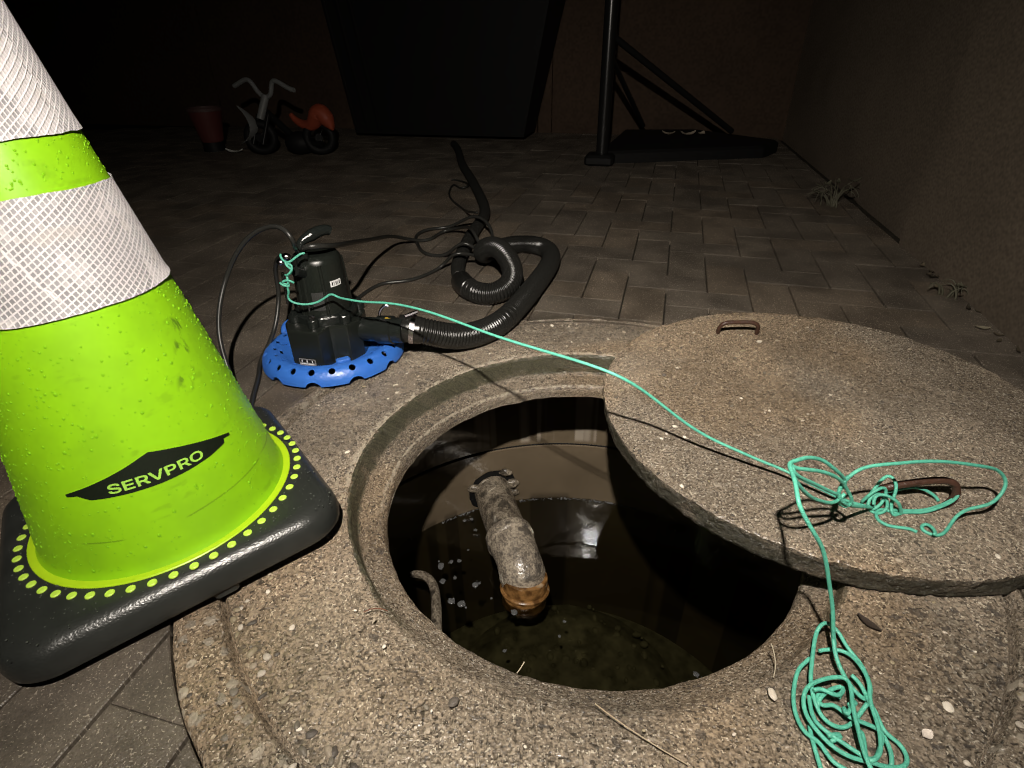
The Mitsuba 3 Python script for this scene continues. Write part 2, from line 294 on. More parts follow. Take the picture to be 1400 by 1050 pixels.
AZ = -0.2667
ca, sa = math.cos(AZ), math.sin(AZ)
U_ROW, U_COL = np.array([ca, sa]), np.array([-sa, ca])      # across the rows, and away from the camera
def yard(a, b): return a * U_ROW + b * U_COL
PW = 0.0999
A0, B0 = 0.05 * 0.555, 2.51 * 0.555
WALL_A, WALL_DIR = np.array([1.118, 1.40]), np.array([0.2145, 0.9767])
pavement_edge = Polygon([tuple(WALL_A - 3.2 * WALL_DIR), tuple(WALL_A + 3.6 * WALL_DIR), (-5.2, 5.6), (-5.2, -1.8)])
hole_cut = Point(*CB).buffer(R_BAND + 0.0015, quad_segs=40)
pavers = []
for cx in range(-62, 34):
    for cy in range(-34, 34):
        k = (cx + cy) % 4
        if k == 3: a0, a1, b0, b1 = cx, cx + 2, cy, cy + 1
        elif k == 1: a0, a1, b0, b1 = cx, cx + 1, cy, cy + 2
        else: continue
        g = 0.0019
        a0, a1, b0, b1 = A0 + a0 * PW + g, A0 + a1 * PW - g, B0 + b0 * PW + g * 0.28, B0 + b1 * PW - g * 0.28
        c = yard((a0 + a1) / 2, (b0 + b1) / 2)
        if not (-4.2 < c[0] < 2.2 and 0.0 < c[1] < 4.6): continue
        depth = c[1] * math.cos(PITCH) + CAM_H * math.sin(PITCH)
        if depth < 0.2 or not (-0.93 - 0.3 / depth < c[0] / depth < 0.93 + 0.3 / depth): continue
        poly = Polygon([yard(a0, b0), yard(a1, b0), yard(a1, b1), yard(a0, b1)]).intersection(pavement_edge)
        if poly.is_empty: continue
        poly = poly.difference(hole_cut)
        for q in getattr(poly, 'geoms', [poly]):
            if q.geom_type == 'Polygon' and q.area > 3e-4: pavers.append((float(np.hypot(c[0], c[1])), q))
pavers.sort(key=lambda x: x[0])

def paver_mesh(q, simple=False):
    q = shapely.geometry.polygon.orient(q.simplify(0.0004), 1.0)
    o = np.array(q.exterior.coords)[:-1]
    ins = q.buffer(-0.0014, join_style=2, mitre_limit=6)
    dz = rng.normal(0, 0.0006); tilt = rng.normal(0, 0.004, 2); cc = o.mean(0)
    zt = lambda v: dz + (np.asarray(v) - cc) @ tilt
    if not simple and ins.geom_type == 'Polygon' and len(ins.exterior.coords) - 1 == len(o):
        i = np.array(shapely.geometry.polygon.orient(ins, 1.0).exterior.coords)[:-1]
        s = np.argmin(np.linalg.norm(i - o[0], axis=1)); i = np.roll(i, -s, axis=0)
        n = len(o); V = np.vstack([np.c_[o, np.full(n, -0.012)], np.c_[o, zt(o) - 0.0012], np.c_[i, zt(i)]])
        F = []
        for r in (0, 1):
            for k in range(n):
                a, b = r * n + k, r * n + (k + 1) % n
                F += [(a, b, b + n), (a, b + n, a + n)]
        tv, tf = trimesh.creation.triangulate_polygon(Polygon(i), engine='earcut')
        F = np.vstack([np.array(F), tf + len(V)]); V = np.vstack([V, np.c_[tv, zt(tv)]])
        m = trimesh.Trimesh(V, F, process=False)
        top = tf[0]; e = np.cross(np.r_[tv[top[1]] - tv[top[0]], 0], np.r_[tv[top[2]] - tv[top[0]], 0])
        if e[2] < 0: m.faces[-len(tf):] = m.faces[-len(tf):, ::-1]
        return m
    m = trimesh.creation.extrude_polygon(q, 0.012, engine='earcut')
    m.vertices[:, 2] += -0.012 + zt(m.vertices[:, :2]); return m
shade = rng.integers(0, 3, len(pavers))
for k, (d, q) in enumerate(pavers[:295]): add('pavement__paver', paver_mesh(q), f'mat_paver_{shade[k]}')
for t in range(3):
    rest = [paver_mesh(q, True) for k, (d, q) in enumerate(pavers) if k >= 295 and shade[k] == t]
    if rest and t == 0: far_pavers = rest
    elif rest: far_pavers += rest
add('pavement__far_pavers', cat(*far_pavers), 'mat_paver_0', kind='stuff', label='dark concrete pavers receding into the dark')
tag('pavement', kind='structure', label='wet dark grey concrete pavers laid in a herringbone')

# the manhole: a precast ring with a seat for its lid, worn away on the near side
NT = 1300
th = np.arange(NT) * 2 * np.pi / NT
ct, st = np.cos(th), np.sin(th)
wear = np.clip((-np.sin(th + 0.15) - 0.42) / 0.45, 0, 1); wear = wear * wear * (3 - 2 * wear)           # 1 towards the camera, 0 on the far side
ro = -(C0 - CB) @ np.array([ct, st]) + np.sqrt(np.maximum(R_BAND ** 2 - ((C0 - CB) @ np.array([-st, ct])) ** 2, 0))
def ring_rows(stops, per):
    """stops: list of (r, z sharp, z worn) -> rows of r and z over the angle."""
    rows = []
    for (ra, za, wa), (rb, zb, wb), n in zip(stops[:-1], stops[1:], per):
        for t in np.arange(n) / n: rows.append((ra + (rb - ra) * t, (za + (zb - za) * t), (wa + (wb - wa) * t)))
    rows.append(stops[-1]); return np.array(rows)
def ring_mesh(stops, per, amp, chip=0.0, seed=0):
    P = ring_rows(stops, per); r, zs, zw = P[:, :1], P[:, 1:2], P[:, 2:3]
    z = zs * (1 - wear) + zw * wear
    r = np.broadcast_to(r, z.shape).copy()
    X = np.stack([C0[0] + r * ct, C0[1] + r * st, z], -1)
    d = (meshkit.fbm(X * 70, 4, seed) - 0.5) * 2 * amp + (meshkit.fbm(X * 330, 2, seed + 9) - 0.5) * amp
    if chip:
        c = (meshkit.fbm(X * 38 + 5, 4, seed + 3) - 0.5) * 2 * chip
        r = r + c; d = d + 0.5 * c
    return np.stack([C0[0] + r * ct, C0[1] + r * st, z + d], -1)
top_stops = [(0.3550, -0.0020, -0.0160), (0.3575, 0.0, -0.0130), (0.40, 0.001, -0.003), (0.502, 0.0, 0.0), (0.506, -0.008, -0.008)]
V = ring_mesh(top_stops, (3, 24, 54, 5), 0.0011, seed=1)
add('manhole__collar', grid_mesh(V), 'mat_collar', smooth=True, label='wet exposed aggregate concrete collar round the open hole')
seat = [(0.3082, -0.074, -0.074), (0.3080, -0.062, -0.060), (0.3105, -0.055, -0.052), (0.3150, -0.0505, -0.047), (0.338, -0.043, -0.029), (0.3455, -0.037, -0.022), (0.3505, -0.006, -0.017), (0.3550, -0.0020, -0.0160)]
V2 = ring_mesh(seat, (8, 6, 5, 16, 6, 16, 5), 0.0016, chip=0.0030, seed=2)
V2[-1] = V[0]
w = np.linspace(0, 1, 6)[:, None, None]; V2[-7:-1] = V2[-7:-1] * (1 - w * 0.7) + (V[0][None] + (V2[-7:-1] - V2[-1:])) * (w * 0.7)
add('manhole__lid_seat', grid_mesh(V2), 'mat_seat', smooth=True, label='mossy recessed seat round the mouth of the hole')
# outer mortar band with coarse stones
rb = [np.full(NT, 0.506), np.full(NT, 0.5085)]
s = np.linspace(0, 1, 16)[:, None]
rr = np.vstack([np.full((1, NT), 0.505), np.full((1, NT), 0.5085), 0.5105 + (np.maximum(ro, 0.514) - 0.0025 - 0.5105) * s, np.maximum(ro, 0.514)[None], np.maximum(ro, 0.514)[None] + 0.001])
zz = np.vstack([np.full((1, NT), -0.012), np.full((1, NT), -0.009), 0.001 + 0.003 * np.sin(np.pi * s) * np.ones(NT), np.full((1, NT), -0.003), np.full((1, NT), -0.014)])
X = np.stack([C0[0] + rr * ct, C0[1] + rr * st, zz], -1)
X[..., 2] += (meshkit.fbm(X * 45, 4, 4) - 0.5) * 0.007
rr = rr + (meshkit.fbm(X * 30 + 3, 3, 8) - 0.5) * 0.0045 * np.r_[0, 0, np.linspace(0, 1, 16), 1, 1][:, None]
X[..., 0], X[..., 1] = C0[0] + rr * ct, C0[1] + rr * st
add('manhole__mortar_band', grid_mesh(X), 'mat_band', smooth=True, label='coarse pebbly mortar band round the collar')
# slab underside and the tank below
def cyl_band(r0, z0, r1, z1, rows=2, n=240):
    t = np.arange(n) * 2 * np.pi / n; k = np.linspace(0, 1, rows)[:, None]
    r, z = r0 + (r1 - r0) * k, z0 + (z1 - z0) * k
    return grid_mesh(np.stack([C0[0] + r * np.cos(t), C0[1] + r * np.sin(t), np.broadcast_to(z, (rows, n))], -1))
add('manhole__slab_underside', cyl_band(0.3082, -0.0735, 0.62, -0.0735, 4), 'mat_tank')
add('manhole__upper_ring', cat(cyl_band(R_TANK, -0.0735, R_TANK, -0.427, 8), cyl_band(R_TANK, -0.427, R_TANK + 0.012, -0.430)), 'mat_tank', smooth=30, label='upper wall ring with pale vertical streaks')
add('manhole__lower_ring', cat(cyl_band(R_TANK + 0.012, -0.4335, R_TANK, -0.437), cyl_band(R_TANK, -0.437, R_TANK, -1.15, 16)), 'mat_tank', smooth=30)
jt = np.linspace(0, 2 * np.pi, 320)
add('manhole__joint', sweep(np.stack([C0[0] + (R_TANK + 0.009) * np.cos(jt), C0[1] + (R_TANK + 0.009) * np.sin(jt), -0.432 + 0 * jt], 1), 0.0065, 6, False), 'mat_black')
add('manhole__floor', plate(Point(*C0).buffer(0.63, quad_segs=24), -1.14), 'mat_sediment')
tag('manhole', label='open round concrete manhole with murky water inside, set in the pavers', category='manhole')
# silt heap on the tank floor, seen dimly through the water
pts = rng.uniform(-1, 1, (9000, 2)); pts = pts[(pts ** 2).sum(1) < 1][:4200] * 0.31
hz = -0.87 - 0.30 * np.clip(np.linalg.norm(pts, axis=1) / 0.31 - 0.72, 0, 1) ** 1.2 + 0.012 * meshkit.fbm(np.c_[pts * 26, pts[:, 0]], 3)
tri2 = __import__('scipy.spatial', fromlist=['Delaunay']).Delaunay(pts).simplices
heap = trimesh.Trimesh(np.c_[pts + (0.125, 0.80), hz], tri2, process=False); heap.fix_normals()
stones = []
for _ in range(190):
    a, r = rng.uniform(0, 2 * np.pi), 0.27 * math.sqrt(rng.uniform())
    m = ico(1); m.apply_scale(rng.uniform(0.5, 1, 3) * rng.uniform(0.004, 0.017)); m.apply_translation((0.125 + r * math.cos(a), 0.80 + r * math.sin(a), -0.868)); stones.append(m)
add('silt', cat(heap, *stones), 'mat_sediment', smooth=True, kind='stuff', label='pebbly silt heaped under the murky water', category='silt')
# water
g = 260; xs = np.linspace(-0.61, 0.61, g)
gx, gy = np.meshgrid(xs, xs, indexing='ij')
rad = np.hypot(gx, gy)
wz = 0.0016 * (meshkit.fbm(np.stack([gx * 16, gy * 16, gx * 0], -1), 3, 5) - 0.5) + 0.00016 * (meshkit.fbm(np.stack([gx * 110, gy * 110, gx * 0], -1), 2, 6) - 0.5)
Wm = grid_mesh(np.stack([C0[0] + gx, C0[1] + gy, Z_WATER + wz], -1), False)
keep = (np.hypot(*(Wm.triangles_center[:, :2] - C0).T) < R_TANK + 0.004); Wm.update_faces(keep); Wm.remove_unreferenced_vertices()
if Wm.face_normals[:, 2].mean() < 0: Wm.invert()
add('water', Wm, 'mat_water', smooth=True, kind='structure', label='dark murky water standing in the manhole')

# pale beads added to stand for the glint along the water line
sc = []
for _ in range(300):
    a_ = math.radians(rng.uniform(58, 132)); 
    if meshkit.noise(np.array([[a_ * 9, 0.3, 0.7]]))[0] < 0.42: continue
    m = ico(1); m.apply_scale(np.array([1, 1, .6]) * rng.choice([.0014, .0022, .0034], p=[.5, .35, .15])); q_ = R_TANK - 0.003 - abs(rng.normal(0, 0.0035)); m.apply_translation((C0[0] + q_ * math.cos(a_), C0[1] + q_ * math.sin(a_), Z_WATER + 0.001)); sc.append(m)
add('manhole__glint_line', cat(*sc), 'mat_foam', smooth=True, kind='stuff', label='pale beads standing for the glint along the water line')
# ------------------------------------------------------------------ drain pipe, stub, foam
FOAM = {7: dict(label='largest grey foam blob, the right one of the pair beside the bent tube'), 6: dict(label='grey foam blob, the left one of the large pair beside the bent tube'), 10: dict(label='foam blob touching the tan coupling of the drain pipe'),
        15: dict(label='lone foam blob on the water at the right, near the lip below the lid'), 14: dict(label='small foam blob on the water nearest the near lip, above the silt')}
def blob_floats(spots):
    for k, (x, y, r) in enumerate(spots):
        r *= 0.85
        m = ico(2); v = m.vertices; v *= (1 + 0.45 * (meshkit.fbm(v * 1.6 + k * 3, 3, k) - 0.5))[:, None]
        m.apply_scale((r, r * rng.uniform(0.7, 1.3), r * 0.35)); m.apply_translation((x, y, Z_WATER + r * 0.12))
        bub = [m]
        for _ in range(11):
            b = ico(1); b.apply_scale(r * rng.uniform(0.16, 0.36)); b.apply_translation((x + rng.normal(0, r * 0.5), y + rng.normal(0, r * 0.5), Z_WATER + r * 0.25)); bub.append(b)
        add('foam_blob', cat(*bub), 'mat_foam', smooth=True, **FOAM.get(k, dict(label='grey blob of foam floating on the water in the manhole', group='foam blobs on the manhole water')), category='foam')
blob_floats([(-0.195, 1.012, .010), (-0.169, 1.026, .006), (-0.186, 0.963, .008), (-0.148, 1.028, .007), (-0.102, 0.95, .010), (-0.092, 0.955, .005), (-0.159, 0.903, .011), (-0.133, 0.894, .012), (-0.155, 0.974, .005),
             (-0.004, 0.868, .009), (-0.143, 1.174, .006), (-0.123, 1.179, .006), (-0.11, 1.137, .006), (0.115, 0.841, .005), (-0.027, 0.769, .005), (0.389, 0.706, .008), (-0.127, 1.065, .004), (-0.06, 0.91, .004), (0.1, 0.803, .004), (0.05, 1.06, .007)])
PX = np.array([[-0.070, 1.262, -0.573], [-0.036, 1.13, -0.573], [-0.008, 1.035, -0.574], [0.006, 0.995, -0.577]])
add('drain_pipe__pipe', sweep(spline(PX[:3], 0.006), 0.0525, 40), 'mat_pipe', smooth=40)
el = np.array([[-0.016, 1.062, -0.573], [-0.004, 1.022, -0.574], [0.010, 0.980, -0.583], [0.019, 0.952, -0.606], [0.022, 0.944, -0.635]])
pe = spline(el, 0.004); te = np.linspace(0, 1, len(pe))
add('drain_pipe__elbow', sweep(pe, 0.0580 + 0.0045 * (te < .16) - 0.003 * (te > .80) + 0.0015 * np.sin(te * 9), 44), 'mat_elbow', smooth=40, label='scaly grey elbow turning down')
cax = np.array([0.0255, 0.934, 0]); cprof = [(0.0, 0.020), (0.0550, 0.020), (0.0560, 0.014), (0.0565, -0.010), (0.0600, -0.0115), (0.0625, -0.0145), (0.0615, -0.0190), (0.0570, -0.021), (0.0560, -0.055), (0.0, -0.055)]
def tilted(m, at, ax=0.0, ay=0.0):
    m.apply_transform(trimesh.transformations.euler_matrix(ax, ay, 0)); m.apply_translation(at); return m
add('drain_pipe__coupling', tilted(revolve(cprof[::-1], 56), (0.024, 0.938, -0.612), -0.20, 0.06), 'mat_coupling', smooth=35, label='tan coupling dipping into the water')
# ragged knock-out round the pipe where it leaves the wall
kd = np.array([C0[0] - PX[0][0], C0[1] - PX[0][1]]); kd /= np.linalg.norm(kd)
ktan = np.array([-kd[1], kd[0]])
a = np.linspace(0, 2 * np.pi, 40, endpoint=False); rk = 0.074 * (1 + 0.25 * (meshkit.fbm(np.c_[np.cos(a) * 2, np.sin(a) * 2, a * 0], 3, 3) - 0.5))
# each point of the dark rim follows the curved wall
def on_wall(t, z, off): 
    v = np.array([PX[0][0], PX[0][1]]) + ktan * t - C0; v = v / np.linalg.norm(v) * (R_TANK - off); return np.r_[C0 + v, z]
ring_o = np.array([on_wall(rk[i] * math.cos(a[i]), -0.572 + rk[i] * math.sin(a[i]), 0.003) for i in range(40)])
mid = np.array([on_wall(0, -0.572, 0.003)])
add('drain_pipe__knockout', trimesh.Trimesh(np.vstack([ring_o, mid]), [(i, (i + 1) % 40, 40) for i in range(40)], process=False), 'mat_black')
chunks = []
for t, z, s_ in ((-0.060, -0.545, .017), (0.042, -0.512, .016), (0.060, -0.555, .018), (0.066, -0.590, .014)):
    m = ico(2); m.vertices *= (1 + 1.1 * (meshkit.fbm(m.vertices * 1.7 + t * 50, 3, 2) - 0.5))[:, None]; m.apply_scale(s_ * 0.85); m.apply_scale((1.3, 0.7, 0.9)); m.apply_translation(on_wall(t, z, 0.008)); add('drain_pipe__mortar_lump', m, 'mat_pipe', smooth=50)
tag('drain_pipe', label='grimy elbowed drain pipe leaving the manhole wall and turning down into the water', category='pipe')
st_p = spline([(-0.272, 0.972, -0.618), (-0.250, 0.970, -0.612), (-0.226, 0.962, -0.613), (-0.207, 0.940, -0.617), (-0.196, 0.900, -0.622), (-0.190, 0.850, -0.628), (-0.186, 0.800, -0.634)], 0.004)
add('bent_tube', sweep(st_p, np.interp(np.linspace(0, 1, len(st_p)), [0, .08, 1], [.006, .010, .0145]), 16), 'mat_cord', smooth=40, label='grey bent tube sticking out of the water at the left of the manhole', category='tube')
scene['bent_tube']['bsdf'] = {'type': 'ref', 'id': 'mat_pipe'}

# ------------------------------------------------------------------ lid
CL, RL, ZL = np.array([0.502, 0.758]), 0.351, 0.040
def lid_mesh(prof, flat_bottom):
    n = 1300; t = np.arange(n) * 2 * np.pi / n
    P = np.array(prof); r, z = np.repeat(P[:, :1], n, 1), np.repeat(P[:, 1:], n, 1)
    X = np.stack([CL[0] + r * np.cos(t), CL[1] + r * np.sin(t), z], -1)
    edge = np.clip((r / RL - 0.93) / 0.07, 0, 1)
    dr_ = (meshkit.fbm(X * 34, 4, 11) - 0.5) * 0.007 * edge + (meshkit.fbm(X * 120, 3, 12) - 0.5) * 0.007 * edge
    dz_ = (meshkit.fbm(X * 80, 4, 13) - 0.5) * 0.0022 + (meshkit.fbm(X * 330, 2, 14) - 0.5) * 0.0011
    if flat_bottom: dz_[-2:] = 0
    r = r + dr_
    m = grid_mesh(np.stack([CL[0] + r * np.cos(t), CL[1] + r * np.sin(t), z + dz_ - 0.004 * edge * np.clip(meshkit.fbm(X * 26, 3, 15) - 0.58, 0, 1) * 3], -1), flip=True)
    return m
top_p = [(0.0005, ZL)] + [(RL * k, ZL) for k in np.linspace(0.02, 0.980, 110)] + [(RL - 0.0035, ZL - 0.0004), (RL - 0.0012, ZL - 0.0022)]
rim_p = [(RL - 0.0012, ZL - 0.0022)] + [(RL - 0.0005 * k, ZL - 0.0022 - 0.0028 * k) for k in range(1, 13)] + [(RL - 0.012, 0.0022), (0.001, 0.0022)]
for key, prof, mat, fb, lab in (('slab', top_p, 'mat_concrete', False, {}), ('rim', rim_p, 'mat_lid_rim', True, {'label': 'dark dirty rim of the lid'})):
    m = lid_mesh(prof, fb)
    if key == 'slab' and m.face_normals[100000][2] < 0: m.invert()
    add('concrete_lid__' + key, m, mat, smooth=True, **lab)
hA = spline([(0.418, 1.022, 0.026), (0.411, 1.004, 0.050), (0.413, 0.996, 0.066), (0.425, 0.994, 0.071), (0.445, 0.994, 0.071), (0.466, 0.993, 0.071), (0.480, 0.992, 0.066), (0.486, 0.998, 0.050), (0.496, 1.018, 0.026)], 0.003)
add('concrete_lid__handle', sweep(hA, 0.0040, 10), 'mat_rust', smooth=40, label='rusty bar handle at the far edge of the lid')
hB = spline([(0.468, 0.526, 0.026), (0.459, 0.528, 0.048), (0.463, 0.529, 0.062), (0.487, 0.528, 0.071), (0.530, 0.528, 0.076), (0.547, 0.525, 0.072), (0.552, 0.522, 0.058), (0.548, 0.523, 0.040), (0.538, 0.528, 0.026)], 0.003)
add('concrete_lid__handle', sweep(hB, 0.0047, 10), 'mat_rust', smooth=40, label='rusty bar handle with the green cord tied to it')
tag('concrete_lid', label='round concrete lid slid half off the manhole with two rusty handles', category='lid')

# ------------------------------------------------------------------ loose stones in and on the concrete
def chip(x, y, z, s_, flat_=0.5, seed=0):
    m = ico(2 if s_ > .004 else 1); m.vertices *= (1 + 0.7 * (meshkit.fbm(m.vertices * 1.3 + seed * 1.7, 2, seed) - 0.5))[:, None]
    m.apply_scale((s_ * rng.uniform(0.7, 1.2), s_ * rng.uniform(0.5, 0.9), s_ * flat_)); m.apply_transform(trimesh.transformations.rotation_matrix(rng.uniform(0, 6.28), [0, 0, 1])); m.apply_translation((x, y, z)); return m
ms, cols = [], []
def stone_at(x, y, z, s_, c, fl=0.5):
    m = chip(x, y, z, s_, fl, len(ms)); ms.append(m); cols.append(np.tile(c, (len(m.vertices), 1)))
tones = np.array([(0.45, 0.40, 0.33), (0.30, 0.25, 0.19), (0.16, 0.14, 0.11), (0.085, 0.072, 0.06), (0.24, 0.20, 0.13), (0.55, 0.50, 0.42)])
for _ in range(170):
    a_, r_ = rng.uniform(0, 2 * np.pi), rng.uniform(0.37, 0.50)
    stone_at(C0[0] + r_ * math.cos(a_), C0[1] + r_ * math.sin(a_), 0.0006, rng.choice([.0022, .003, .004, .0055], p=[.4, .35, .18, .07]), tones[rng.integers(6)], 0.4)
for _ in range(130):
    a_, r_ = rng.uniform(0, 2 * np.pi), RL * math.sqrt(rng.uniform()) * .97
    stone_at(CL[0] + r_ * math.cos(a_), CL[1] + r_ * math.sin(a_), ZL + 0.0006, rng.choice([.002, .0028, .0036, .005], p=[.45, .35, .15, .05]), tones[rng.integers(6)], 0.4)
for _ in range(260):
    a_ = rng.uniform(0, 2 * np.pi); k_ = int(a_ / (2 * np.pi) * NT) % NT
    if ro[k_] < 0.53: continue
    r_ = rng.uniform(0.512, ro[k_] - 0.004)
    stone_at(C0[0] + r_ * math.cos(a_), C0[1] + r_ * math.sin(a_), 0.002, rng.uniform(.002, .0058), tones[rng.integers(5)] * 0.7, 0.5)
for _ in range(110):   # stones showing at the broken edge of the near groove
    a_ = rng.uniform(math.radians(185), math.radians(300)); r_ = rng.uniform(0.480, 0.503)
    stone_at(C0[0] + r_ * math.cos(a_), C0[1] + r_ * math.sin(a_), 0.0, rng.uniform(.002, .006), tones[rng.integers(5)] * 0.7, 0.5)
big = cat(*ms)
add('aggregate_stones', (big.vertices, big.faces), 'mat_dry', smooth=True, color=np.vstack(cols), kind='stuff', label='small stones standing proud of the worn concrete', category='stones')

# ------------------------------------------------------------------ traffic cone (own frame: foot of the body, leaning slightly)
KC = np.array([-0.4516, 0.557, 0.0506])
KA = np.array([[0.9978, 0.0, 0.0663], [0.0019, 0.9996, -0.0289], [-0.0663, 0.0289, 0.9974]])   # rows: its x, y, up
def cone_place(m):
    m = m.copy(); m.vertices = np.asarray(m.vertices) @ KA + KC; return m
K_R0, K_SLOPE = 0.1427, 0.166
def crad(z): return K_R0 - K_SLOPE * z
def cone_sheet(z0, z1, off, rows=30, n=220, a0=0.0, a1=2 * math.pi):
    zz_ = np.linspace(z0, z1, rows)[:, None]; aa = np.linspace(a0, a1, n + 1)
    r_ = crad(zz_) + off
    V_ = np.stack([r_ * np.cos(aa), r_ * np.sin(aa), np.broadcast_to(zz_, (rows, n + 1))], -1)
    uv_ = np.stack([np.broadcast_to((aa - 1.5 * math.pi - 0.9) * 0.11, (rows, n + 1)), np.broadcast_to(zz_, (rows, n + 1))], -1)
    return grid_mesh(V_, False), uv_.reshape(-1, 2)
# body
zs = np.r_[0.001, 0.006, 0.012, np.linspace(0.02, 0.66, 50)]
rs = crad(zs) + np.r_[0.0022, 0.0004, -0.0004, np.zeros(50)]
aa = np.linspace(0, 2 * np.pi, 241)
V = np.stack([rs[:, None] * np.cos(aa), rs[:, None] * np.sin(aa), np.broadcast_to(zs[:, None], (len(zs), 241))], -1)
V[..., :2] *= (1 + 0.006 * (meshkit.fbm(np.stack([np.broadcast_to(np.cos(aa), V.shape[:2]) * 2, np.broadcast_to(np.sin(aa), V.shape[:2]) * 2, V[..., 2] * 9], -1), 2, 21) - 0.5))[..., None]
uv = np.stack([np.broadcast_to((aa - np.radians(360 + 5)) * 0.12, V.shape[:2]), V[..., 2]], -1).reshape(-1, 2)
add('traffic_cone__body', cone_place(grid_mesh(V, False)), 'mat_cone', smooth=True, uv=uv)
add('traffic_cone__top', cone_place(revolve([(0.0, 0.67), (0.026, 0.668), (crad(0.66), 0.66)][::-1], 48)), 'mat_cone_rim', smooth=40)
for z0, z1, lab in ((0.280, 0.385, 'lower white reflective band'), (0.430, 0.582, 'upper white reflective band')):
    m, uvt = cone_sheet(z0, z1, 0.0016, 24)
    V = np.asarray(m.vertices).reshape(24, -1, 3)
    aa2 = np.arctan2(V[..., 1], V[..., 0])
    lift = 1 + 0.018 * np.clip((np.linspace(0, 1, 24)[:, None] - 0.93) / 0.07, 0, 1) * (meshkit.fbm(np.stack([np.cos(aa2) * 3, np.sin(aa2) * 3, aa2 * 0], -1), 2, 5)) + 0.012 * np.clip((0.06 - np.linspace(0, 1, 24)[:, None]) / 0.06, 0, 1)
    V[..., :2] *= lift[..., None]
    wob = (meshkit.fbm(np.stack([np.cos(aa2) * 5, np.sin(aa2) * 5, aa2 * 0 + z0], -1), 3, 7) - 0.5) * 0.004
    V[0, :, 2] += wob[0]; V[-1, :, 2] += wob[-1]
    add('traffic_cone__reflective_band', cone_place(trimesh.Trimesh(V.reshape(-1, 3), m.faces, process=False)), 'mat_tape', smooth=True, uv=uvt, label=lab)
# moulded rim at the foot
def ring_flat(r0, r1, z, h=0.0025, n=160): return revolve([(r0, z), (r0, z + h), (r1 - 0.001, z + h), (r1, z + h - 0.001), (r1, z)][::-1], n)
add('traffic_cone__rim', cone_place(ring_flat(0.136, 0.1530, -0.002, 0.0036)), 'mat_cone_rim', smooth=35, label='pale green rim at the foot of the cone')
# black rubber base: rounded square, its shoulders rounded, standing on feet
BASE_ROT = math.radians(37)
def base_section(half, rad): return np.array(box(-half + rad, -half + rad, half - rad, half - rad).buffer(rad, quad_segs=14).exterior.coords)[:-1]
rings = []
for z_, ins in ((-0.043, 0.012), (-0.042, 0.004), (-0.038, 0.001), (-0.029, 0.0), (-0.019, 0.0012), (-0.0125, 0.0035), (-0.008, 0.0065), (-0.0045, 0.0105), (-0.002, 0.0150), (-0.0006, 0.0200), (0.0, 0.0260)):
    q = base_section(0.181 - ins, max(0.052 - ins * 0.4, 0.02)); 
    rings.append(np.c_[q, np.full(len(q), z_)])
nb = len(rings[0])
V = np.array(rings); m = grid_mesh(V)
m = cat(m, trimesh.Trimesh(np.vstack([rings[-1], [[0, 0, 0.0]]]), [(i, (i + 1) % nb, nb) for i in range(nb)], process=False), trimesh.Trimesh(np.vstack([rings[0], [[0, 0, -0.043]]]), [((i + 1) % nb, i, nb) for i in range(nb)], process=False))
R2 = trimesh.transformations.rotation_matrix(BASE_ROT, [0, 0, 1]); m.merge_vertices(); m.apply_transform(R2); m.apply_translation((-0.008, -0.003, 0))
add('traffic_cone__base', cone_place(m), 'mat_rubber', smooth=50, label='black rubber base with green dots')
for sx, sy in ((.55, .55), (.55, -.55), (-.55, .55), (-.55, -.55), (0.12, -1), (0, 1), (1, 0), (-1, 0)):
    f = bx(0.150 * sx, 0.155 * sy, -0.0475, 0.026, 0.034, 0.014, r=0.003); f.apply_transform(R2)
    add('traffic_cone__base__foot', cone_place(f), 'mat_rubber')
for k in range(49):
    a_ = math.radians(-163.2 + k * 360 / 49)
    d_ = revolve([(0.0, 0.0012), (0.0040, 0.0012), (0.0049, 0.0004), (0.0050, -0.001)][::-1], 18); d_.apply_translation((0.1625 * math.cos(a_), 0.1625 * math.sin(a_), 0.0004))
    add('traffic_cone__base__dot', cone_place(d_), 'mat_dot', smooth=40)
# printed emblem and lettering, wrapped on the cone
def wrap(m, off, a_mid=-50.0):
    v = np.array(m.vertices); z_ = v[:, 1]; ang = math.radians(a_mid) + v[:, 0] / 0.126; z_ = z_ - 0.0025 * np.degrees(v[:, 0] / 0.126) / 40
    r_ = crad(z_) + off + v[:, 2]
    m = m.copy(); m.vertices = np.stack([r_ * np.cos(ang), r_ * np.sin(ang), z_], 1); return cone_place(m)
dg = lambda d_: math.radians(d_) * 0.126
emblem = Polygon([(dg(x), y) for x, y in ((-39.6, .1052), (-30, .1105), (-20, .1165), (-10, .1232), (-4, .1278), (0, .1305), (3.5, .1284), (10, .1245), (20, .1180), (30, .1112), (39.6, .1048), (39.6, .1016), (35.0, .1034), (34.2, .0985), (24, .0956), (12, .0940), (0, .0934), (-12, .0940), (-24, .0952), (-29.5, .0960), (-34.8, .1024), (-39.3, .1022))])
def fine_plate(poly, thick, edge=0.004):
    m = trimesh.creation.extrude_polygon(poly, thick, engine='earcut')
    v, f = trimesh.remesh.subdivide_to_size(m.vertices, m.faces, edge, max_iter=12); return trimesh.Trimesh(v, f, process=False)
add('traffic_cone__emblem', wrap(fine_plate(emblem, 0.0005), 0.0004), 'mat_print', label='black roof-shaped emblem lettered SERVPRO')
tm = meshkit.text_mesh('SERVPRO', 0.0100, 0.0005, bold=True)
v, f = trimesh.remesh.subdivide_to_size(tm.vertices, tm.faces, 0.004, max_iter=12); tm = trimesh.Trimesh(v, f, process=False)
w0 = tm.bounds[1][0] - tm.bounds[0][0]
v = np.array(tm.vertices); v[:, 0] = (v[:, 0] - tm.bounds[0][0]) * 0.0935 / w0 - 0.0467; v[:, 1] += 0.0988; tm.vertices = v
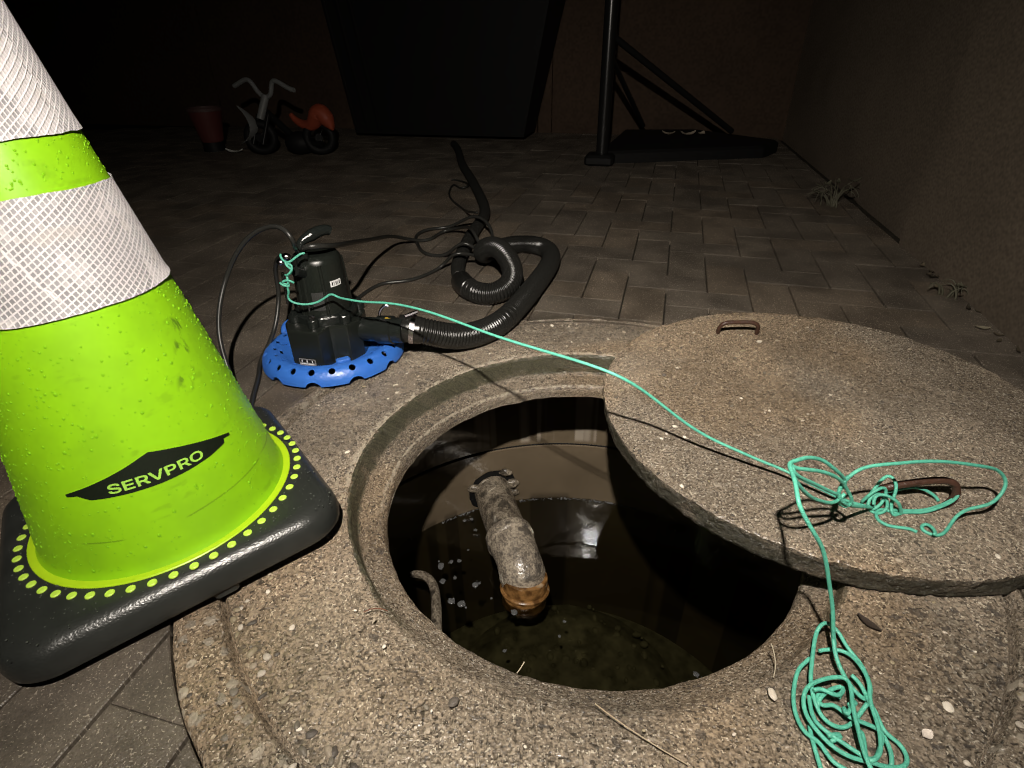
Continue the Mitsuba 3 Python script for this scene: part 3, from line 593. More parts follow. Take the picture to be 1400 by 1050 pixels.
add('traffic_cone__emblem__lettering', wrap(tm, 0.0010), 'mat_letter')
# rain beads
drops = []
def bead(ang, z_, r_):
    m = ico(2); m.vertices[:, 0] *= 0.62; m.apply_scale(r_); m.vertices[:, 2] *= rng.uniform(0.9, 1.25)
    m.apply_transform(trimesh.transformations.rotation_matrix(ang, [0, 0, 1])); m.apply_translation((crad(z_) * math.cos(ang), crad(z_) * math.sin(ang), z_)); return m
for _ in range(2300):
    z_ = rng.uniform(0.008, 0.278); ang = math.radians(rng.uniform(-150, 62))
    side = abs(math.degrees(ang) + 48) / 100
    if rng.uniform() > 0.22 + 0.95 * side: continue
    d_ = (math.degrees(ang) + 50) / 41
    if abs(d_) < 1 and 0.09 < z_ < 0.134 and rng.uniform() < 0.75: continue
    drops.append(bead(ang, z_, rng.choice([.0007, .0010, .0014, .0019], p=[.42, .34, .18, .06])))
for _ in range(160):
    drops.append(bead(math.radians(rng.uniform(-120, 60)), rng.uniform(0.39, 0.427), rng.choice([.0007, .0010, .0013])))
add('traffic_cone__rain_beads', cone_place(cat(*drops)), 'mat_drop', smooth=True, kind='stuff', label='rain beads on the green cone')
drops = []
for _ in range(900):
    q = rng.uniform(-0.17, 0.17, 2)
    if np.hypot(*q) < 0.152: continue
    m = ico(1); m.apply_scale((1, 1, 0.55)); m.apply_scale(rng.choice([.0005, .0008, .0012], p=[.5, .38, .12])); m.apply_translation((q[0], q[1], 0.0003)); m.apply_transform(R2); drops.append(m)
add('traffic_cone__base__rain_beads', cone_place(cat(*drops)), 'mat_drop_clear', smooth=True, kind='stuff', label='tiny rain beads on the black base')
tag('traffic_cone', label='lime green traffic cone with two white reflective bands on a black base', category='traffic cone')

# ------------------------------------------------------------------ pump
PC = np.array([-0.360, 1.018, 0.0])
def at_pump(m): m = m.copy(); m.apply_translation(PC); return m
outer = [(0.0, 0.013), (0.072, 0.0135), (0.086, 0.017), (0.098, 0.0245), (0.108, 0.0305), (0.116, 0.0330), (0.124, 0.0315), (0.131, 0.0265), (0.1370, 0.018), (0.1395, 0.009), (0.1395, 0.002)]
inner = [(0.1360, 0.002), (0.1360, 0.008), (0.1330, 0.0165), (0.128, 0.0240), (0.122, 0.0285), (0.116, 0.0298), (0.1095, 0.0275), (0.0995, 0.0215), (0.087, 0.0135), (0.072, 0.0100), (0.0, 0.0095)]
sm = man(revolve((outer + inner)[::-1], 140))
cut = []
for k in range(22):
    a_ = 2 * math.pi * (k + 0.35) / 22
    c_ = trimesh.creation.cylinder(0.0062, 0.03, sections=18); c_.apply_transform(trimesh.transformations.rotation_matrix(math.radians(48), [0, 1, 0])); c_.apply_scale((1, 1, 1)); c_.apply_translation((0.1285, 0, 0.027)); c_.apply_transform(trimesh.transformations.rotation_matrix(a_, [0, 0, 1])); cut.append(man(c_))
for k in range(11):
    a_ = 2 * math.pi * (k + 0.2) / 11
    c_ = trimesh.creation.cylinder(0.0155, 0.05, sections=20); c_.apply_transform(trimesh.transformations.rotation_matrix(math.pi / 2, [0, 1, 0])); c_.apply_translation((0.139, 0, -0.0035)); c_.apply_transform(trimesh.transformations.rotation_matrix(a_, [0, 0, 1])); cut.append(man(c_))
for r_, n_, L_, W_ in ((0.1115, 22, 0.013, 0.0058), (0.1000, 18, 0.019, 0.0050), (0.0885, 15, 0.013, 0.0056)):
    for k in range(n_):
        a_ = 2 * math.pi * (k + 0.5 * (r_ < .1)) / n_
        s_ = bx(0, 0, 0.04, W_, L_, 0.04, rz=rng.uniform(-0.5, 0.5)); s_.apply_translation((r_, 0, 0)); s_.apply_transform(trimesh.transformations.rotation_matrix(a_, [0, 0, 1])); cut.append(man(s_))
sm = sm - manifold3d.Manifold.batch_boolean(cut, manifold3d.OpType.Add)
m = tri(sm); m.apply_transform(trimesh.transformations.rotation_matrix(math.radians(-2.0), [1, 0.35, 0])); m.apply_translation((0, 0, 0.003))
add('pump__strainer_base', at_pump(m), 'mat_blue', smooth=35, label='blue slotted strainer base with scalloped foot')
for a_ in (-62, 118):
    t_ = bx(0, 0, 0.026, 0.014, 0.026, 0.010, r=0.002); t_.apply_translation((0.078, 0, 0)); t_.apply_transform(trimesh.transformations.rotation_matrix(math.radians(a_), [0, 0, 1]))
    add('pump__strainer_base__tab', at_pump(t_), 'mat_blue')
tb = sweep(spline([(-0.118, 0.055, 0.028), (-0.113, 0.060, 0.042), (-0.095, 0.064, 0.050), (-0.078, 0.060, 0.047), (-0.070, 0.056, 0.032)], 0.003), 0.0065, 10)
add('pump__strainer_base__lifting_loop', at_pump(tb), 'mat_blue', smooth=40)
# volute: rounded casing with a boxy front
vol = Point(0.004, 0).buffer(0.064, quad_segs=24).union(Polygon([(-0.052, -0.072), (0.004, -0.086), (0.016, -0.060), (0.0, 0.0), (-0.066, -0.005), (-0.066, -0.040)]).buffer(0.004)).union(Polygon([(0.0, -0.060), (0.052, -0.060), (0.070, -0.030), (0.070, 0.02), (0, 0.03)]))
vol = vol.buffer(-0.004).buffer(0.004)
def loft(poly, levels):
    p_ = np.array(shapely.geometry.polygon.orient(poly.simplify(0.0005), 1.0).exterior.coords)[:-1]; n_ = len(p_); c_ = p_.mean(0)
    V_ = np.array([np.c_[c_ + (p_ - c_) * s_, np.full(n_, z_)] for z_, s_ in levels]); g_ = grid_mesh(V_)
    tv, tf = trimesh.creation.triangulate_polygon(Polygon(V_[-1][:, :2]), engine='earcut'); top = trimesh.Trimesh(np.c_[tv, np.full(len(tv), levels[-1][0])], tf, process=False)
    if top.face_normals[0, 2] < 0: top.invert()
    return cat(g_, top)
add('pump__casing', at_pump(loft(vol, ((0.012, 0.97), (0.015, 1.0), (0.090, 1.0), (0.0935, 0.985), (0.095, 0.96)))), 'mat_pump', smooth=28, label='glossy black pump casing')
fl = Point(0, 0).buffer(0.060, quad_segs=24)
for a_ in (20, 95, 160, 215, 262, 318): fl = fl.union(Point(0.062 * math.cos(math.radians(a_)), 0.062 * math.sin(math.radians(a_))).buffer(0.011))
add('pump__flange', at_pump(loft(fl.buffer(-0.003).buffer(0.003), ((0.0955, 1.0), (0.108, 1.0), (0.1105, 0.97)))), 'mat_pump_wet', smooth=28)
for a_ in (20, 95, 160, 215, 262, 318):
    b_ = trimesh.creation.cylinder(0.0055, 0.006, sections=6); b_.apply_translation((0.062 * math.cos(math.radians(a_)), 0.062 * math.sin(math.radians(a_)), 0.1135)); add('pump__flange__bolt', at_pump(b_), 'mat_steel' if a_ in (262,) else 'mat_pump_wet')
mot = [(0.0, 0.2195), (0.031, 0.2195), (0.039, 0.2165), (0.0435, 0.210), (0.0455, 0.200), (0.0500, 0.112), (0.0500, 0.108)]
add('pump__motor_housing', at_pump(revolve(mot[::-1], 72)), 'mat_pump', smooth=35, label='glossy black motor housing')
for a_ in (232, 250, 292, 20, 165):
    ca_, sa_ = math.cos(math.radians(a_)), math.sin(math.radians(a_))
    add('pump__motor_housing__rib', at_pump(rod((0.0490 * ca_, 0.0490 * sa_, 0.110), (0.0440 * ca_, 0.0440 * sa_, 0.206), 0.0035, 8)), 'mat_pump', smooth=40)
def decal(a0_, a1_, z0_, z1_, rfun, off=0.0006, rows=2, n=14):
    aa_ = np.radians(np.linspace(a0_, a1_, n)); zz_ = np.linspace(z0_, z1_, rows)[:, None]
    r_ = np.array([rfun(z) for z in zz_[:, 0]])[:, None] + off
    return grid_mesh(np.stack([r_ * np.cos(aa_), r_ * np.sin(aa_), np.broadcast_to(zz_, (rows, n))], -1), False)
rm = lambda z: 0.0500 - (z - 0.112) * 0.0455
add('pump__motor_housing__brand_plate', at_pump(decal(308, 336, 0.163, 0.1745, rm)), 'mat_white_label', label='small white plate with worn black marks')
for k, a_ in enumerate((312, 316.5, 321, 325.5, 330)):
    add('pump__motor_housing__plate_mark', at_pump(decal(a_, a_ + (1.2 if k % 2 else 2.2), 0.1655, 0.172, rm, 0.0011, 2, 4)), 'mat_black')
add('pump__motor_housing__faded_sticker', at_pump(decal(264, 296, 0.122, 0.157, rm)), 'mat_sticker', label='faded dark sticker')
# warning label on the boxy front
fa, fb = np.array([-0.050, -0.0772]), np.array([0.0025, -0.0905])
fd = (fb - fa) / np.linalg.norm(fb - fa); fn_ = np.array([fd[1], -fd[0]])
def front_rect(u0, u1, z0, z1, off):
    q_ = [np.r_[fa + fd * u_ + fn_ * off, z_] for u_, z_ in ((u0, z0), (u1, z0), (u1, z1), (u0, z1))]
    return at_pump(trimesh.Trimesh(q_, [(0, 1, 2), (0, 2, 3)], process=False))
add('pump__casing__warning_label', front_rect(0.008, 0.043, 0.0185, 0.0395, 0.0012), 'mat_grey_label', label='small grey warning label')
add('pump__casing__label_strip', front_rect(0.010, 0.041, 0.0320, 0.0380, 0.0020), 'mat_black')
for u_ in (0.0140, 0.0245, 0.0355): add('pump__casing__label_mark', front_rect(u_, u_ + 0.0022, 0.0325, 0.0376, 0.0027), 'mat_white_label')
add('pump__casing__label_strip', front_rect(0.012, 0.039, 0.0280, 0.0300, 0.0020), 'mat_white_label')
add('pump__casing__label_strip', front_rect(0.015, 0.036, 0.0208, 0.0248, 0.0020), 'mat_white_label')
# lifting handle and cable gland on top
hd = spline([(-0.010, -0.024, 0.214), (-0.016, -0.026, 0.230), (-0.014, -0.024, 0.242), (-0.002, -0.014, 0.250), (0.018, 0.004, 0.256), (0.030, 0.014, 0.253)], 0.003)
add('pump__handle', at_pump(sweep(hd, np.interp(np.linspace(0, 1, len(hd)), [0, .35, .6, 1], [.008, .007, .011, .009]), 12)), 'mat_pump_wet', smooth=40, label='black lifting handle')
add('pump__cable_gland', at_pump(cat(revolve([(0, .022), (.010, .022), (.012, .016), (.012, 0)][::-1], 20, (-0.012, -0.034, 0.205)), rod((-0.012, -0.036, 0.190), (-0.020, -0.062, 0.205), 0.009, 14))), 'mat_pump_wet', smooth=35)
for p_ in ((-0.036, -0.046, 0.226), (-0.050, -0.040, 0.214)):
    m = ico(2); m.apply_scale((0.008, 0.007, 0.006)); m.apply_translation(p_); add('pump__strap_clip', at_pump(m), 'mat_steel', smooth=True)
add('pump__float_switch_rail', at_pump(rod((-0.056, -0.030, 0.190), (-0.060, -0.028, 0.128), 0.0030, 8)), 'mat_steel', smooth=40, label='thin bright rail at the side of the motor')
# outlet and threaded adaptor
o0, o1 = np.array([0.055, -0.012, 0.066]), np.array([0.150, -0.032, 0.070])
od = (o1 - o0) / np.linalg.norm(o1 - o0)
def along(prof, p0, d_, n=40):
    m = revolve(prof, n); m.apply_transform(trimesh.geometry.align_vectors([0, 0, 1], d_)); m.apply_translation(p0); return m
L_ = np.linalg.norm(o1 - o0)
add('pump__outlet', at_pump(along([(0.0, -0.002), (0.0235, -0.002), (0.0235, L_ * .48), (0.0275, L_ * .5), (0.0275, L_ * .80), (0.0245, L_ * .82), (0.0245, L_ + 0.004), (0, L_ + 0.004)], o0, od)), 'mat_pump_wet', smooth=35, label='black threaded outlet of the pump')
tag('pump', label='black submersible pump standing on a blue strainer base beside the cone', category='pump')

# ------------------------------------------------------------------ discharge hose with its clamp
h_pts = [(-0.214, 0.996, 0.0700), (-0.190, 0.994, 0.068), (-0.160, 0.996, 0.060), (-0.130, 1.006, 0.047), (-0.090, 1.030, 0.034), (-0.045, 1.072, 0.028), (-0.005, 1.137, 0.027), (0.038, 1.246, 0.027), (0.083, 1.378, 0.027), (0.113, 1.500, 0.027), (0.103, 1.590, 0.027), (0.055, 1.632, 0.027),
         (0.005, 1.626, 0.027), (-0.035, 1.592, 0.027), (-0.060, 1.545, 0.031), (-0.073, 1.500, 0.048), (-0.062, 1.458, 0.075), (-0.034, 1.415, 0.090), (-0.008, 1.366, 0.082), (0.006, 1.318, 0.058), (-0.010, 1.276, 0.038), (-0.052, 1.260, 0.028), (-0.096, 1.290, 0.027),
         (-0.125, 1.362, 0.027), (-0.141, 1.470, 0.027), (-0.134, 1.612, 0.027), (-0.113, 1.801, 0.027), (-0.088, 1.960, 0.027), (-0.092, 2.113, 0.027), (-0.120, 2.309, 0.027), (-0.158, 2.54, 0.027), (-0.196, 2.746, 0.027), (-0.230, 2.945, 0.027), (-0.265, 3.237, 0.027), (-0.313, 3.50, 0.027)]
pts = spline(h_pts, 0.0008); sl = np.arange(len(pts)) * 0.0008
joint = np.clip((sl - 1.47) / 0.010, 0, 1)                       # beyond the joint a slimmer, smooth hose runs on
coarse = 1 - np.clip((sl - 0.20) / 0.10, 0, 1) + np.clip((sl - 0.95) / 0.05, 0, 1) * np.clip((1.40 - sl) / 0.03, 0, 1)      # deep ribs near the pump and round the bend, fine ones elsewhere
cuff = np.maximum(np.clip((0.045 - sl) / 0.01, 0, 1), ((sl > 1.40) & (sl < 1.475)) * 1.0)
rad_h = 0.0250 * (1 - joint) + 0.0182 * joint + 0.0018 * cuff + (1 - cuff) * (coarse * 0.0013 * np.sin(sl * 2 * math.pi / 0.0066) + (1 - coarse) * 0.00095 * np.sin(sl * 2 * math.pi / 0.0047))
pts[:, 2] -= 0.0070 * np.clip((sl - 1.42) / 0.08, 0, 1)
add('discharge_hose', sweep(pts, rad_h, 26), 'mat_hose', smooth=True, label='black corrugated hose looping from the pump away across the pavers', category='hose')
cl_c, cl_d = pts[29], pts[48] - pts[10]; cl_d = cl_d / np.linalg.norm(cl_d)
add('hose_clamp__band', along([(0.0268, -0.0045), (0.0284, -0.0045), (0.0286, 0.0), (0.0284, 0.0045), (0.0268, 0.0045)][::-1], cl_c, cl_d), 'mat_steel', smooth=35)
scr = rod(cl_c + np.array([-0.012, -0.008, 0.031]), cl_c + np.array([0.010, 0.006, 0.034]), 0.0042, 8)
add('hose_clamp__screw', scr, 'mat_steel')
tag('hose_clamp', label='bright steel clamp tightened round the hose at the pump outlet', category='hose clamp')
vk = PC + np.array([0.108, -0.024, 0.099])
add('outlet_lever__arm', sweep(spline([vk + (0.0, 0, 0), vk + (0.004, -0.002, 0.012), vk + (0.014, -0.004, 0.022), vk + (0.020, -0.004, 0.020)], 0.002), 0.0028, 8), 'mat_steel', smooth=40)
add('outlet_lever__tag', bx(vk[0] + 0.016, vk[1] - 0.006, vk[2] - 0.004, 0.011, 0.004, 0.0025, rz=-0.15), 'mat_yellow', label='small yellow tag')
tag('outlet_lever', label='small bright lever with a yellow tag on top of the pump outlet', category='lever')

# ------------------------------------------------------------------ cords
cords = [
 ('power_cord', 0.0042, [(-0.368, 0.992, 0.222), (-0.362, 0.935, 0.255), (-0.360, 0.920, 0.276), (-0.374, 0.928, 0.288), (-0.406, 0.947, 0.285), (-0.439, 0.957, 0.27), (-0.473, 0.960, 0.24), (-0.501, 0.958, 0.2), (-0.516, 0.938, 0.16), (-0.522, 0.917, 0.12), (-0.519, 0.899, 0.085), (-0.509, 0.881, 0.05), (-0.487, 0.851, 0.025), (-0.463, 0.823, 0.010), (-0.450, 0.785, 0.006)],
  'black cord arching out of the pump top and down behind the cone'),
 ('float_cord', 0.0044, [(-0.402, 0.990, 0.214), (-0.432, 1.03, 0.205), (-0.453, 1.048, 0.175), (-0.461, 1.056, 0.13), (-0.467, 1.043, 0.09), (-0.476, 1.022, 0.055), (-0.494, 1.010, 0.022), (-0.500, 0.985, 0.007), (-0.487, 0.938, 0.005), (-0.474, 0.885, 0.005), (-0.455, 0.815, 0.005)],
  'black cord hanging beside the pump to the pavers behind the cone'),
 ('supply_cord', 0.0050, [(-0.372, 0.993, 0.226), (-0.352, 0.975, 0.242), (-0.330, 0.995, 0.236), (-0.332, 1.157, 0.19), (-0.348, 1.386, 0.125), (-0.342, 1.573, 0.075), (-0.324, 1.688, 0.035), (-0.279, 1.746, 0.008), (-0.247, 1.766, 0.008), (-0.215, 1.83, 0.010), (-0.160, 1.80, 0.03), (-0.125, 1.70, 0.060), (-0.100, 1.62, 0.062), (-0.085, 1.58, 0.03), (-0.125, 1.56, 0.055), (-0.186, 1.60, 0.012), (-0.246, 1.625, 0.006), (-0.283, 1.709, 0.006), (-0.299, 1.807, 0.006), (-0.262, 1.870, 0.007), (-0.20, 1.885, 0.010), (-0.120, 1.83, 0.056), (-0.070, 1.78, 0.050), (-0.055, 1.70, 0.008)],
  'black cord running from the pump and looped round the hose'),
 ('loose_cord', 0.0046, [(-0.052, 1.56, 0.006), (-0.095, 1.50, 0.040), (-0.145, 1.47, 0.056), (-0.185, 1.50, 0.016), (-0.231, 1.45, 0.005), (-0.284, 1.41, 0.005), (-0.33, 1.397, 0.005), (-0.365, 1.339, 0.005), (-0.385, 1.263, 0.005), (-0.392, 1.20, 0.005)],
  'black cord lying on the pavers from under the hose to behind the pump'),
 ('thin_cord', 0.0038, [(-0.105, 1.90, 0.050), (-0.14, 1.99, 0.03), (-0.17, 2.12, 0.006), (-0.215, 2.24, 0.005), (-0.245, 2.40, 0.005), (-0.233, 2.52, 0.006), (-0.20, 2.46, 0.006), (-0.175, 2.47, 0.01), (-0.20, 2.58, 0.006), (-0.255, 2.63, 0.005)],
  'thin cord curling on the pavers left of the far stretch of hose')]
for key, r_, p_, lab in cords: add(key, sweep(spline(p_, 0.004), r_, 10), 'mat_cord', smooth=True, label=lab, category='cord')

# ------------------------------------------------------------------ the green cord
RR = 0.0020
def tube(p_, r_=RR): return sweep(spline(p_, 0.0025), r_, 9)
rope = [
 # knot at the pump and the long run over the hole to the lid
 [(-0.395, 0.948, 0.238), (-0.390, 0.940, 0.231), (-0.380, 0.936, 0.228), (-0.367, 0.938, 0.235), (-0.352, 0.946, 0.240)],
 [(-0.384, 0.936, 0.229), (-0.381, 0.932, 0.222), (-0.376, 0.933, 0.215), (-0.381, 0.936, 0.208), (-0.387, 0.935, 0.203), (-0.386, 0.932, 0.195), (-0.390, 0.934, 0.185), (-0.392, 0.937, 0.172), (-0.396, 0.940, 0.164), (-0.394, 0.940, 0.156), (-0.384, 0.940, 0.150), (-0.366, 0.942, 0.147), (-0.345, 0.944, 0.151), (-0.328, 0.943, 0.161), (-0.318, 0.940, 0.166), (-0.306, 0.935, 0.163), (-0.290, 0.925, 0.163), (-0.255, 0.905, 0.166),
  (-0.200, 0.868, 0.178), (-0.115, 0.798, 0.189), (-0.024, 0.715, 0.193), (0.058, 0.651, 0.196), (0.124, 0.606, 0.193), (0.169, 0.609, 0.163), (0.212, 0.613, 0.125), (0.245, 0.610, 0.100), (0.274, 0.603, 0.085), (0.301, 0.591, 0.077), (0.328, 0.580, 0.069), (0.353, 0.567, 0.064), (0.372, 0.553, 0.060), (0.397, 0.534, 0.055), (0.410, 0.529, 0.050), (0.428, 0.524, 0.045), (0.446, 0.520, 0.042), (0.459, 0.519, 0.040)],
 [(-0.390, 0.936, 0.205), (-0.378, 0.930, 0.212), (-0.374, 0.932, 0.221), (-0.384, 0.934, 0.226)],
 [(-0.377, 0.932, 0.192), (-0.390, 0.930, 0.197), (-0.396, 0.932, 0.193), (-0.386, 0.934, 0.188)], [(-0.402, 0.934, 0.192), (-0.394, 0.932, 0.187), (-0.386, 0.934, 0.186)],
 # stiff loops springing up beside the lid and the strand hanging to the coil
 [(0.376, 0.464, 0.1), (0.359, 0.457, 0.115), (0.355, 0.459, 0.125), (0.362, 0.464, 0.13), (0.354, 0.460, 0.145), (0.334, 0.451, 0.165), (0.316, 0.446, 0.18), (0.291, 0.433, 0.195), (0.273, 0.420, 0.203), (0.261, 0.411, 0.206), (0.258, 0.400, 0.206), (0.254, 0.381, 0.205), (0.251, 0.365, 0.2), (0.259, 0.359, 0.185), (0.269, 0.357, 0.17), (0.282, 0.359, 0.15), (0.291, 0.358, 0.13), (0.302, 0.357, 0.1), (0.312, 0.354, 0.07), (0.317, 0.348, 0.045), (0.322, 0.344, 0.026)],
 [(0.264, 0.415, 0.203), (0.271, 0.416, 0.197), (0.294, 0.426, 0.185), (0.326, 0.442, 0.165), (0.349, 0.453, 0.145), (0.365, 0.459, 0.125), (0.375, 0.461, 0.105), (0.370, 0.462, 0.1), (0.359, 0.460, 0.115), (0.354, 0.458, 0.13), (0.364, 0.466, 0.14)],
 [(0.265, 0.412, 0.2), (0.273, 0.413, 0.19), (0.301, 0.430, 0.165), (0.331, 0.446, 0.14), (0.356, 0.459, 0.12), (0.368, 0.466, 0.11)],
 [(0.261, 0.402, 0.2), (0.276, 0.407, 0.18), (0.303, 0.424, 0.15), (0.326, 0.439, 0.13), (0.349, 0.453, 0.115), (0.364, 0.461, 0.12)],
 [(0.367, 0.464, 0.1), (0.363, 0.470, 0.115), (0.374, 0.479, 0.125), (0.392, 0.485, 0.135), (0.424, 0.486, 0.14), (0.459, 0.489, 0.14), (0.496, 0.493, 0.135), (0.537, 0.497, 0.125), (0.570, 0.504, 0.11), (0.582, 0.501, 0.095), (0.577, 0.495, 0.08), (0.564, 0.491, 0.07), (0.546, 0.492, 0.062), (0.530, 0.487, 0.054), (0.517, 0.477, 0.047), (0.504, 0.470, 0.043), (0.493, 0.473, 0.0425), (0.490, 0.482, 0.0425), (0.495, 0.485, 0.045), (0.498, 0.479, 0.047), (0.492, 0.465, 0.049)],
 [(0.374, 0.464, 0.1), (0.398, 0.482, 0.08), (0.423, 0.499, 0.062), (0.443, 0.510, 0.05)],
 # knot on the near handle, the strand along it and the loose tail
 [(0.439, 0.504, 0.060), (0.449, 0.511, 0.070), (0.465, 0.505, 0.065), (0.476, 0.505, 0.050), (0.478, 0.506, 0.040), (0.467, 0.512, 0.036), (0.455, 0.513, 0.035), (0.448, 0.504, 0.034), (0.447, 0.495, 0.034), (0.454, 0.487, 0.034), (0.469, 0.483, 0.034), (0.481, 0.476, 0.034)],
 [(0.444, 0.528, 0.042), (0.440, 0.520, 0.058), (0.452, 0.520, 0.072), (0.462, 0.522, 0.066), (0.455, 0.514, 0.050), (0.443, 0.513, 0.045), (0.447, 0.521, 0.058), (0.458, 0.517, 0.062), (0.462, 0.510, 0.048), (0.452, 0.508, 0.040), (0.446, 0.517, 0.036)],
 [(0.452, 0.535, 0.040), (0.456, 0.531, 0.068), (0.468, 0.533, 0.080), (0.472, 0.522, 0.074), (0.468, 0.512, 0.052), (0.470, 0.505, 0.040), (0.482, 0.508, 0.038), (0.505, 0.508, 0.042), (0.530, 0.511, 0.048), (0.548, 0.516, 0.056), (0.553, 0.522, 0.062)],
 [(0.468, 0.510, 0.044), (0.485, 0.512, 0.040), (0.512, 0.512, 0.042), (0.535, 0.515, 0.048), (0.550, 0.520, 0.052)],
 [(0.466, 0.531, 0.055), (0.490, 0.535, 0.056), (0.514, 0.537, 0.056), (0.534, 0.533, 0.048), (0.540, 0.527, 0.040)]]
# the coil beside the hole
COIL = [
 [(0.3201, 0.3606, 0.05), (0.3186, 0.3415, 0.03), (0.3177, 0.3264, 0.022), (0.3208, 0.312, 0.016), (0.3257, 0.3027, 0.012), (0.3341, 0.2977, 0.008), (0.3442, 0.3072, 0.006), (0.3485, 0.3204, 0.006), (0.3488, 0.3373, 0.006), (0.3439, 0.3523, 0.008), (0.3407, 0.3665, 0.012), (0.3344, 0.3717, 0.016), (0.3263, 0.3716, 0.02), (0.3196, 0.3679, 0.018), (0.3134, 0.3606, 0.014), (0.2963, 0.3317, 0.014), (0.2843, 0.3083, 0.016), (0.2822, 0.2909, 0.012), (0.2861, 0.2795, 0.008), (0.2961, 0.2738, 0.006), (0.3062, 0.275, 0.006), (0.3187, 0.2824, 0.009), (0.3296, 0.2904, 0.014)],
 [(0.3363, 0.3015, 0.01), (0.3336, 0.2914, 0.012), (0.3351, 0.283, 0.01), (0.3356, 0.2683, 0.008), (0.3435, 0.2579, 0.006), (0.3428, 0.2458, 0.006), (0.3355, 0.2401, 0.006), (0.3191, 0.2395, 0.008), (0.3073, 0.2422, 0.01), (0.2928, 0.2451, 0.012), (0.2786, 0.2539, 0.014), (0.2705, 0.2654, 0.016), (0.267, 0.2809, 0.016), (0.2712, 0.296, 0.018), (0.2794, 0.3046, 0.02), (0.2932, 0.3101, 0.02), (0.3073, 0.3128, 0.02), (0.3178, 0.3111, 0.02), (0.3171, 0.3014, 0.022), (0.3094, 0.2839, 0.024), (0.3026, 0.2609, 0.024), (0.2992, 0.2438, 0.022), (0.2998, 0.2299, 0.02)],
 [(0.2995, 0.3401, 0.008), (0.289, 0.3337, 0.006), (0.2817, 0.3267, 0.005), (0.2691, 0.3062, 0.005), (0.2628, 0.2868, 0.005), (0.2635, 0.2705, 0.006), (0.2669, 0.2644, 0.008), (0.2709, 0.2571, 0.01), (0.2749, 0.2439, 0.01), (0.2828, 0.2368, 0.01), (0.288, 0.23, 0.01)],
 [(0.3141, 0.3492, 0.006), (0.3284, 0.3506, 0.006), (0.3402, 0.345, 0.008), (0.344, 0.329, 0.012), (0.3417, 0.3099, 0.014), (0.3338, 0.293, 0.014), (0.3297, 0.2757, 0.014), (0.3238, 0.258, 0.014), (0.3139, 0.245, 0.014), (0.3055, 0.2425, 0.012), (0.3092, 0.2553, 0.01), (0.313, 0.2687, 0.008)],
 [(0.2791, 0.2993, 0.012), (0.2773, 0.2937, 0.012), (0.2746, 0.2776, 0.012), (0.2804, 0.2672, 0.012), (0.2893, 0.2583, 0.012), (0.2998, 0.2485, 0.012), (0.3111, 0.2445, 0.01), (0.3235, 0.2551, 0.01), (0.3303, 0.2649, 0.01), (0.3279, 0.27, 0.01), (0.3142, 0.2757, 0.012), (0.3062, 0.2811, 0.012), (0.2973, 0.2906, 0.012), (0.2877, 0.2908, 0.012), (0.2874, 0.2991, 0.012), (0.2964, 0.3032, 0.012), (0.3089, 0.2973, 0.012)],
 [(0.2705, 0.2756, 0.006), (0.2689, 0.2704, 0.006), (0.2664, 0.2579, 0.006), (0.2639, 0.2401, 0.006), (0.2627, 0.231, 0.006)],
 [(0.3309, 0.2636, 0.01), (0.3303, 0.2499, 0.008), (0.3256, 0.2403, 0.006)],
 [(0.3289, 0.3182, 0.014), (0.3337, 0.3097, 0.012), (0.3344, 0.298, 0.01)],
 [(0.2813, 0.2992, 0.022), (0.2926, 0.2983, 0.022), (0.303, 0.2957, 0.02), (0.313, 0.3049, 0.016), (0.3025, 0.3037, 0.016), (0.2885, 0.2966, 0.014), (0.2833, 0.2892, 0.01)],
 [(0.3023, 0.2835, 0.02), (0.3012, 0.2772, 0.022), (0.309, 0.2834, 0.02), (0.3182, 0.2908, 0.016), (0.3112, 0.2893, 0.014)],
 [(0.2799, 0.2635, 0.012), (0.2921, 0.2639, 0.012), (0.2812, 0.2594, 0.01)]]
rope += COIL
def settle(q_):         # strands over the lid rest on it, never in it
    x, y, z = q_
    return (x, y, max(z, ZL + RR * 0.9)) if z > 0.0255 and math.hypot(x - CL[0], y - CL[1]) < RL + 0.003 else q_
rope = [[settle(q_) for q_ in p_] for p_ in rope]
add('green_cord', cat(*[tube(p_) for p_ in rope]), 'mat_rope', smooth=True, label='mint green cord tied from the pump to the lid handle and coiled beside the hole', category='cord')

# ------------------------------------------------------------------ litter
def leafy(x, y, z, L_, W_, rz, color, curl=0.3, seed=0):
    n_ = 9; s_ = np.linspace(0, 1, n_); w_ = W_ * np.sin(np.pi * (0.05 + 0.9 * s_)) ; zc = curl * L_ * (s_ - .5) ** 2 * 4 * .3
    P_ = np.stack([np.stack([(s_ - .5) * L_, -w_, zc + 0.25 * W_], 1), np.stack([(s_ - .5) * L_, 0 * w_, zc], 1), np.stack([(s_ - .5) * L_, w_, zc + 0.25 * W_], 1)], 1)
    m = grid_mesh(P_, False); m2 = m.copy(); m2.vertices = m2.vertices - (0, 0, 0.0006); m2.invert(); m = cat(m, m2)
    m.apply_transform(trimesh.transformations.rotation_matrix(rz, [0, 0, 1])); m.apply_translation((x, y, z)); return m
def litter(key, m, col, **lab): add(key, (m.vertices, m.faces), 'mat_dry', smooth=True, color=np.tile(col, (len(m.vertices), 1)), **lab)
litter('leaf_scrap', leafy(0.620, 0.585, 0.033, 0.016, 0.0035, 0.5, 0), (0.50, 0.46, 0.38), label='pale leaf scrap lying on the lid near its right edge', category='leaf scrap')
litter('leaf_scrap', leafy(0.385, 0.383, 0.002, 0.026, 0.0045, -1.0, 0), (0.030, 0.022, 0.016), label='dark wet leaf stuck to the collar right of the green coil', category='leaf scrap')
